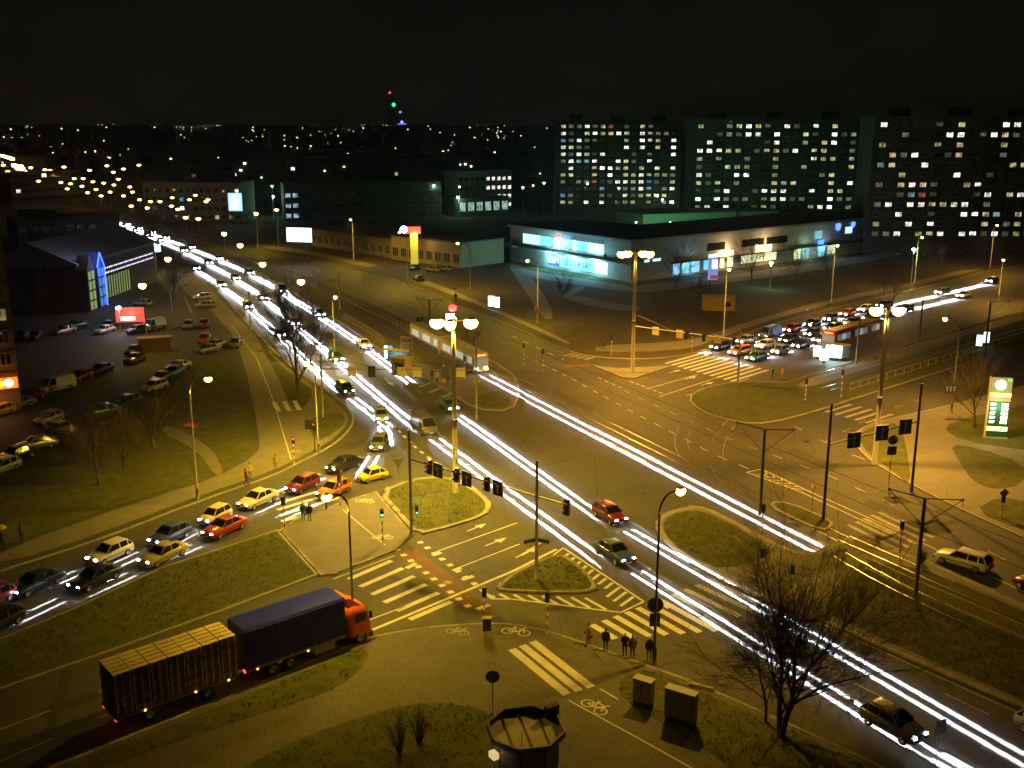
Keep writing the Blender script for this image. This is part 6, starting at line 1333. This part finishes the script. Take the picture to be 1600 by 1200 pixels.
wtext('avi', 2.6, mat('neon_red', (1, .05, .1), .4, emit=3, ecol=(1, .06, .12)), .56, 8.9); wtext('co', 1.7, mat('neon_blue', (.05, .1, 1), .4, emit=3.5, ecol=(.06, .15, 1)), .485, 8.6); wtext('MASZYNY DO SZYCIA', 1.25, DKL, .32, 8.55); 
p = u2 * 2.5 + n2 * .1
text('rtv', 2.2, DKL, sh, (p.x, p.y, 5.4), (R(90), 0, math.atan2(u2.y, u2.x)))
# stair and upper terrace at the left end
wallbox(u1, n1, L1, .9, 1.12, 4.3, 4.6, 1.2, SW, 'terrace', 3.0); wallbox(u1, n1, L1, .9, 1.14, 4.6, 5.6, 2.6, mat('rail_bluish', (.35, .45, .5), .5), 'terrace_rail', .06)
MB().bar(tuple(u1 * (L1 * 1.1) + n1 * 2.5 + Vector((0, 0, 4.4))), tuple(u1 * (L1 * .97) + n1 * 6.5 + Vector((0, 0, .2))), 1.6, .4).build('stair', SW, sh)
for t in (.35, .62, .9): p = u1 * (L1 * t * .68) + n1 * 2.4; lamp('shop_light', 'POINT', 2200, (.25, .8, 1), (p.x, p.y, 3.3), sh, .5)
p = u1 * (L1 * .55) + n1 * 2.0; lamp('shop_light', 'POINT', 900, (.35, .85, 1), (p.x, p.y, 6.8), sh, .5)
# right wing: shop row
WRM = mat('shop_window_warm', (1, .75, .35), .3, emit=3.0, ecol=(1, .78, .4)); WRG = mat('shop_window_yellowgreen', (.8, .9, .5), .3, emit=1.1, ecol=(.85, .95, .55)); NBL = mat('shop_window_blue', (.2, .4, 1), .3, emit=1.1, ecol=(.3, .6, 1))
for t0, t1, z0, z1, m_, nm in [(.04, .055, 4.4, 5.0, CYW, 'sign_light'), (.065, .09, 4.4, 5.0, CYW, 'sign_light'), (.13, .15, .6, 3.4, NBL, 'shop_window'), (.16, .18, .6, 3.4, CYA, 'shop_window'), (.19, .215, .6, 3.4, NBL, 'shop_window'), (.23, .245, .8, 3.2, CYA, 'shop_window'), (.255, .275, .8, 3.2, CYD, 'shop_window'), (.285, .30, .8, 3.4, WRG, 'shop_window'), (.31, .33, .8, 3.4, WRG, 'shop_window'), (.245, .275, 3.6, 4.5, CYW, 'sign_light'), (.28, .33, 3.7, 4.9, WRM, 'sign_light'), (.36, .44, 1.2, 3.4, WRG, 'shop_window'), (.35, .40, 3.6, 4.4, mat('sign_brown', (.25, .12, .05), .5, emit=.25, ecol=(1, .5, .2)), 'sign_board'), (.41, .47, 3.6, 5.4, WRM, 'sign_light'), (.445, .49, 1.2, 3.4, WRG, 'shop_window'), (.56, .585, .6, 3.2, WRG, 'shop_window'), (.595, .62, .6, 3.2, CYD, 'shop_window'), (.655, .685, .4, 3.4, CYA, 'shop_window'), (.64, .67, 5.4, 7.6, CYD, 'shop_window'), (.77, .80, 6.0, 7.8, CYW, 'shop_window'), (.70, .73, .8, 3.2, WRG, 'shop_window'), (.95, .96, 2.2, 3.6, CYA, 'shop_window'), (.97, .98, 2.2, 3.6, CYA, 'shop_window'), (.24, .30, 5.4, 7.2, GLASSD, 'shop_window'), (.36, .44, 5.4, 7.2, GLASSD, 'shop_window'), (.45, .53, 5.4, 7.2, GLASSD, 'shop_window'), (.84, .87, 5.4, 7.2, GLASSD, 'shop_window'), (.89, .92, 5.4, 7.2, GLASSD, 'shop_window')]:
    wallbox(u2, n2, L2, t0, t1, z0, z1, .05, m_, nm)
wallbox(u2, n2, L2, .12, .9, 3.42, 3.62, .6, PANEL2, 'canopy', 1.3)
for t, z, pw, c in [(.18, 2.6, 500, (.4, .7, 1)), (.30, 4.6, 1500, (1, .72, .34)), (.44, 4.8, 1800, (1, .72, .34)), (.60, 2.8, 500, (.7, 1, .7)), (.67, 3, 600, (.5, .85, 1)), (.95, 4.2, 700, (.5, 1, .95))]: p = u2 * (L2 * t) + n2 * 2.2; lamp('shop_light', 'POINT', pw, c, (p.x, p.y, z), sh, .4)
NB = mat('neon_deep_blue', (.03, .06, 1), .4, emit=5, ecol=(.05, .12, 1))
for t, z, s_ in [(.735, 8.3, 1.2), (.80, 8.5, .9)]:
    p = u2 * (L2 * t) + n2 * .3; MB().lathe((0, 0, 0), [(s_, .05), (s_, -.05)], 14, 'y').build('neon_sign', NB, sh, False, (p.x, p.y, z), math.atan2(u2.y, u2.x))
p = u2 * (L2 * .665) + n2 * .3; MB().box((0, 0, 0), (2.6, .12, 1.2)).build('neon_sign', NB, sh, False, (p.x, p.y, 4.4), math.atan2(u2.y, u2.x))
tri = thing('flag_sign', 'curved blue, white and red advertising sign on a pole before the shops', 'sign', G(1112, 466, .1)); MB().box((0, 0, 6.2), (2.0, .3, 4.6)).build('panel', mat('flag_blue', (.1, .2, .7), .4, emit=.8, ecol=(.2, .35, .9)), tri); MB().box((.3, -.17, 7.2), (1.2, .03, 1.9)).build('white_area', mat('flag_white', (.8, .85, 1), .4, emit=1.6, ecol=(.85, .92, 1)), tri); MB().box((.2, -.17, 4.5), (1.5, .03, .9)).build('red_area', mat('flag_red', (.6, .08, .08), .4, emit=.3, ecol=(1, .15, .15)), tri); MB().tube([(-.6, 0, 0), (-.6, 0, 4)], .12, 8).build('pole', DARKP, tri)
# ------------------------------------------------------------------ hall with blue neon gables
ha = G(125, 488); hb = G(246, 440); hd_ = hb - ha; hL = hd_.length; hz0 = math.atan2(hd_.y, hd_.x)
hl_ = thing('gabled_hall', 'dark hall with a pale slanted wall, blue neon gables and a row of small lights', 'building', (ha.x, ha.y, 0), hz0)
HW = mat('hall_dark_wall', (.09, .07, .06), .85, var=.2, scale=.6); MB().box((hL / 2, 9, 4.5), (hL, 18, 9)).build('wall', HW, hl_)
MB().loft([[(-.3, -.4, 9), (-.3, 18.4, 9), (-.3, 18.4, 9.4), (-.3, 9, 13.5), (-.3, -.4, 9.4)], [(hL + .3, -.4, 9), (hL + .3, 18.4, 9), (hL + .3, 18.4, 9.4), (hL + .3, 9, 13.5), (hL + .3, -.4, 9.4)]]).build('roof', mat('hall_roof', (.22, .21, .23), .7, var=.15, scale=.8), hl_)
GN = mat('hall_glass_green', (.3, .45, .15), .3, emit=.28, ecol=(.6, .85, .3)); NEON = mat('neon_tube_blue', (.05, .15, 1), .4, emit=3.0, ecol=(.07, .2, 1)); BLW = mat('hall_blue_wall', (.05, .09, .4), .5)
for gi, gx in enumerate((1.6, 6.2)):
    gw = 3.4; P_ = [(gx - gw / 2, -2.2, 0), (gx + gw / 2, -2.2, 0), (gx + gw / 2, -2.2, 8.2), (gx, -2.2, 11), (gx - gw / 2, -2.2, 8.2)]; g_ = MB().loft([P_, [(x, 0.2, z) for x, y, z in P_]]).build('gable', BLW if gi else HW, hl_)
    for k_ in range(4):
        for q in range(2): MB().box((gx - .8 + q * 1.6, -2.23, 1.2 + k_ * 1.95), (1.1, .05, 1.6)).build('pane', GN if gi == 0 else mat('hall_glass_blue', (.1, .2, .6), .3, emit=.5, ecol=(.15, .4, 1)), g_)
    for a, b in ((P_[2], P_[3]), (P_[3], P_[4]), (P_[1], P_[2])):
        if gi: MB().bar((a[0], -2.26, a[2]), (b[0], -2.26, b[2]), .14).build('neon_tube', NEON, g_)
for i in range(34):
    x = 9 + i * (hL - 10) / 34
    for z in (6.9, 5.9): MB().box((x, -.06, z), (.5 if (i * 7 + int(z)) % 3 else .25, .06, .28)).build('facade_lamp', mat('facade_lamp', (.8, .75, 1), .4, emit=1.6, ecol=(.8, .75, 1)), hl_)
for i in range(12): MB().box((11 + i * 1.3, -.05, 2.9), (.45, .06, 4.4)).build('window', GN, hl_)
lamp('gable_light', 'POINT', 350, (.15, .3, 1), (5, -3.6, 8.5), hl_, .4); lamp('roof_light', 'POINT', 900, (.75, .72, 1), (2, -5, 13), hl_, .4)
# ------------------------------------------------------------------ tower block at the left edge
ta = G(35, 642); tw = thing('tower_block', 'tall tower block cut by the left edge with an orange shop sign at its foot', 'building', (ta.x, ta.y, 0), R(29)); TWM = mat('tower_render', (.2, .17, .12), .85, var=.15, scale=.5)
MB().box((-12, 7, 18), (24, 14, 36)).build('wall', TWM, tw); MB().box((-12, 7, 36.2), (24.6, 14.6, .4)).build('roof', PANEL2, tw)
tr_ = random.Random(5)
for f in range(11):
    MB().box((-12, -.04, 5.2 + f * 2.8), (23.9, .1, .14)).build('storey_band', PANEL2, tw)
    for c in range(8):
        m_ = tr_.random() < .2; link('window', winmesh(1.9, 1.5, 'white' if m_ else 'dark', FRM, LIT[2] if m_ else GLASSD), tw, (-1.5 - c * 2.9, -.03, 6.9 + f * 2.8))
    for c in range(3): link('window', winmesh(1.6, 1.5, 'dim' if c == 1 and f % 3 == 0 else 'dark2', FRM, LIT[5] if c == 1 and f % 3 == 0 else GLASSD), tw, (.03, 2.5 + c * 4.4, 6.9 + f * 2.8), R(90))
sb = MB().box((-6.2, -.9, 4.0), (12, .5, 1.3)).build('shop_sign', mat('sign_orange', (1, .25, .02), .4, emit=1.6, ecol=(1, .2, .02)), tw); MB().box((-6.6, -1.17, 4.0), (9.6, .03, .7)).build('sign_face', mat('sign_yellow', (1, .8, .05), .4, emit=2.5, ecol=(1, .75, .05)), sb); MB().lathe((-1.2, -1.2, 4.05), [(.5, .02), (.5, -.02)], 14, 'y').build('emblem', mat('emblem_blue', (.3, .5, 1), .4, emit=3, ecol=(.6, .75, 1)), sb)
MB().box((-9, -.06, 1.6), (4, .06, 2.0)).build('shop_window', CYA, tw); MB().box((-6, -.6, 3.2), (12.4, 1.4, .2)).build('canopy', PANEL2, tw); lamp('sign_light', 'POINT', 350, (1, .3, .08), (-4, -2.4, 3.4), tw, .4)

# ------------------------------------------------------------------ far city and its tower
sk = thing('distant_tower', 'distant tall tower on the skyline with red, green and blue lights', 'tower', (-335, 3000, 0)); TD = mat('tower_dark', (.02, .02, .022), .8)
MB().box((0, 0, 35), (30, 26, 70)).build('shaft', TD, sk); MB().box((0, 0, 92), (20, 18, 46)).build('upper_shaft', TD, sk); MB().tube([(0, 0, 115), (0, 0, 132)], [2, .6], 6).build('spire', TD, sk)
def dot(p, s, c, e, par, nm): MB().lathe(p, [(s * .4, -s), (s, -.3 * s), (s, .3 * s), (s * .4, s)], 6).build(nm, mat('%s_mat' % nm, c, .5, emit=e, ecol=c), par)
dot((-4, -14, 130), 3.0, (1, .05, .05), 5, sk, 'red_beacon'); dot((6, -14, 98), 5.5, (.05, 1, .3), 2.5, sk, 'green_beacon'); dot((24, -17, 78), 3, (.1, .15, 1), 5, sk, 'blue_beacon')
MB().box((28, -17, 46), (22, 2, 3)).build('blue_band', mat('blue_band', (.1, .12, 1), .5, emit=3, ecol=(.12, .15, 1)), sk); dot((28, -19, 51), 3.5, (.3, .35, 1), 4, sk, 'blue_lamp')
crng = random.Random(77); dc = MB(); lt = {k: MB() for k in ('w', 'y', 'o', 'c')}
for i in range(700):
    px = crng.uniform(-40, 900); D = crng.choice([700, 900, 1200, 1600, 2200, 2800, 3400]) * crng.uniform(.85, 1.15); X = (px - 800) / FPX * D * 1.03
    h = crng.uniform(8, 20) if D < 1300 else crng.uniform(14, 40) + (D - 1300) * .004; w = crng.uniform(18, 60); 
    if D < 1000 and -330 < X < -150: continue
    dc.box((X, D, h / 2), (w, 14, h)); nl = crng.choice([0, 0, 1, 1, 2, 3, 5]) if D < 1500 else crng.choice([2, 4, 6, 8, 11, 14])
    for k in range(nl):
        s = max(.8, D / 1620 * (.9 if D < 1500 else .62)) * crng.uniform(.7, 1.25); q = crng.choice('wwwyyoc'); lt[q].box((X + crng.uniform(-w, w) * .48, D - 7.3, h * crng.uniform(.3, .97)), (s * crng.choice((1, 1, 1.6)), .4, s))
ci = dc.build('distant_city', mat('distant_wall', (.05, .05, .045), .9)); tag(ci, 'dark far off city roofs along the horizon', 'city', None, 'stuff')
for k, c, e in (('w', (1, .9, .7), 6), ('y', (1, .75, .4), 4.5), ('o', (1, .55, .2), 4), ('c', (.6, 1, .85), 3.5)): o = lt[k].build('window_lights', mat('far_window_' + k, c, .5, emit=e, ecol=c), ci); o['kind'] = 'stuff'
hb_ = MB()
for i in range(40):
    a0 = -3200 + i * 160; hb_.lathe((a0, 3900 + 300 * math.sin(i * 1.7), -.5), [(320, 0), (260, 8), (150, 21), (40, 30)], 14)
struct('hills', hb_, mat('hill_dark', (.02, .022, .015), .95))
# stray warm glow at the avenue's far end: string of decorative lamps
dl = thing('light_string', 'string of yellow lights along the avenue at the left edge', 'light string', G(12, 300, 0)); 
for i in range(16):
    t = i / 15; q = G(2 + 33 * t, 243 + 10 * t if i < 9 else 250 + 14 * t, 20) - G(12, 300, 0); MB().box((q.x, q.y, 20), (1.6, 1, 1.2)).build('bulb', E_SOD_OFFSIDE, dl)

# ------------------------------------------------------------------ thin haze added for a glow round the lamps
hzm = bpy.data.materials.new('lamp_glow_haze'); hzm.use_nodes = True; hn = hzm.node_tree.nodes; hn.clear(); ho = hn.new('ShaderNodeOutputMaterial'); hv = hn.new('ShaderNodeVolumePrincipled'); hv.inputs['Density'].default_value = .0002; hv.inputs['Color'].default_value = (.9, .9, .9, 1); hv.inputs['Anisotropy'].default_value = .5; hzm.node_tree.links.new(hv.outputs[0], ho.inputs['Volume'])
hzo = MB().box((0, 2300, 69), (9000, 4900, 142)).build('haze', hzm); hzo['kind'] = 'stuff'; hzo['label'] = 'thin haze added over the town for lamp glow'; hzo['category'] = 'haze'
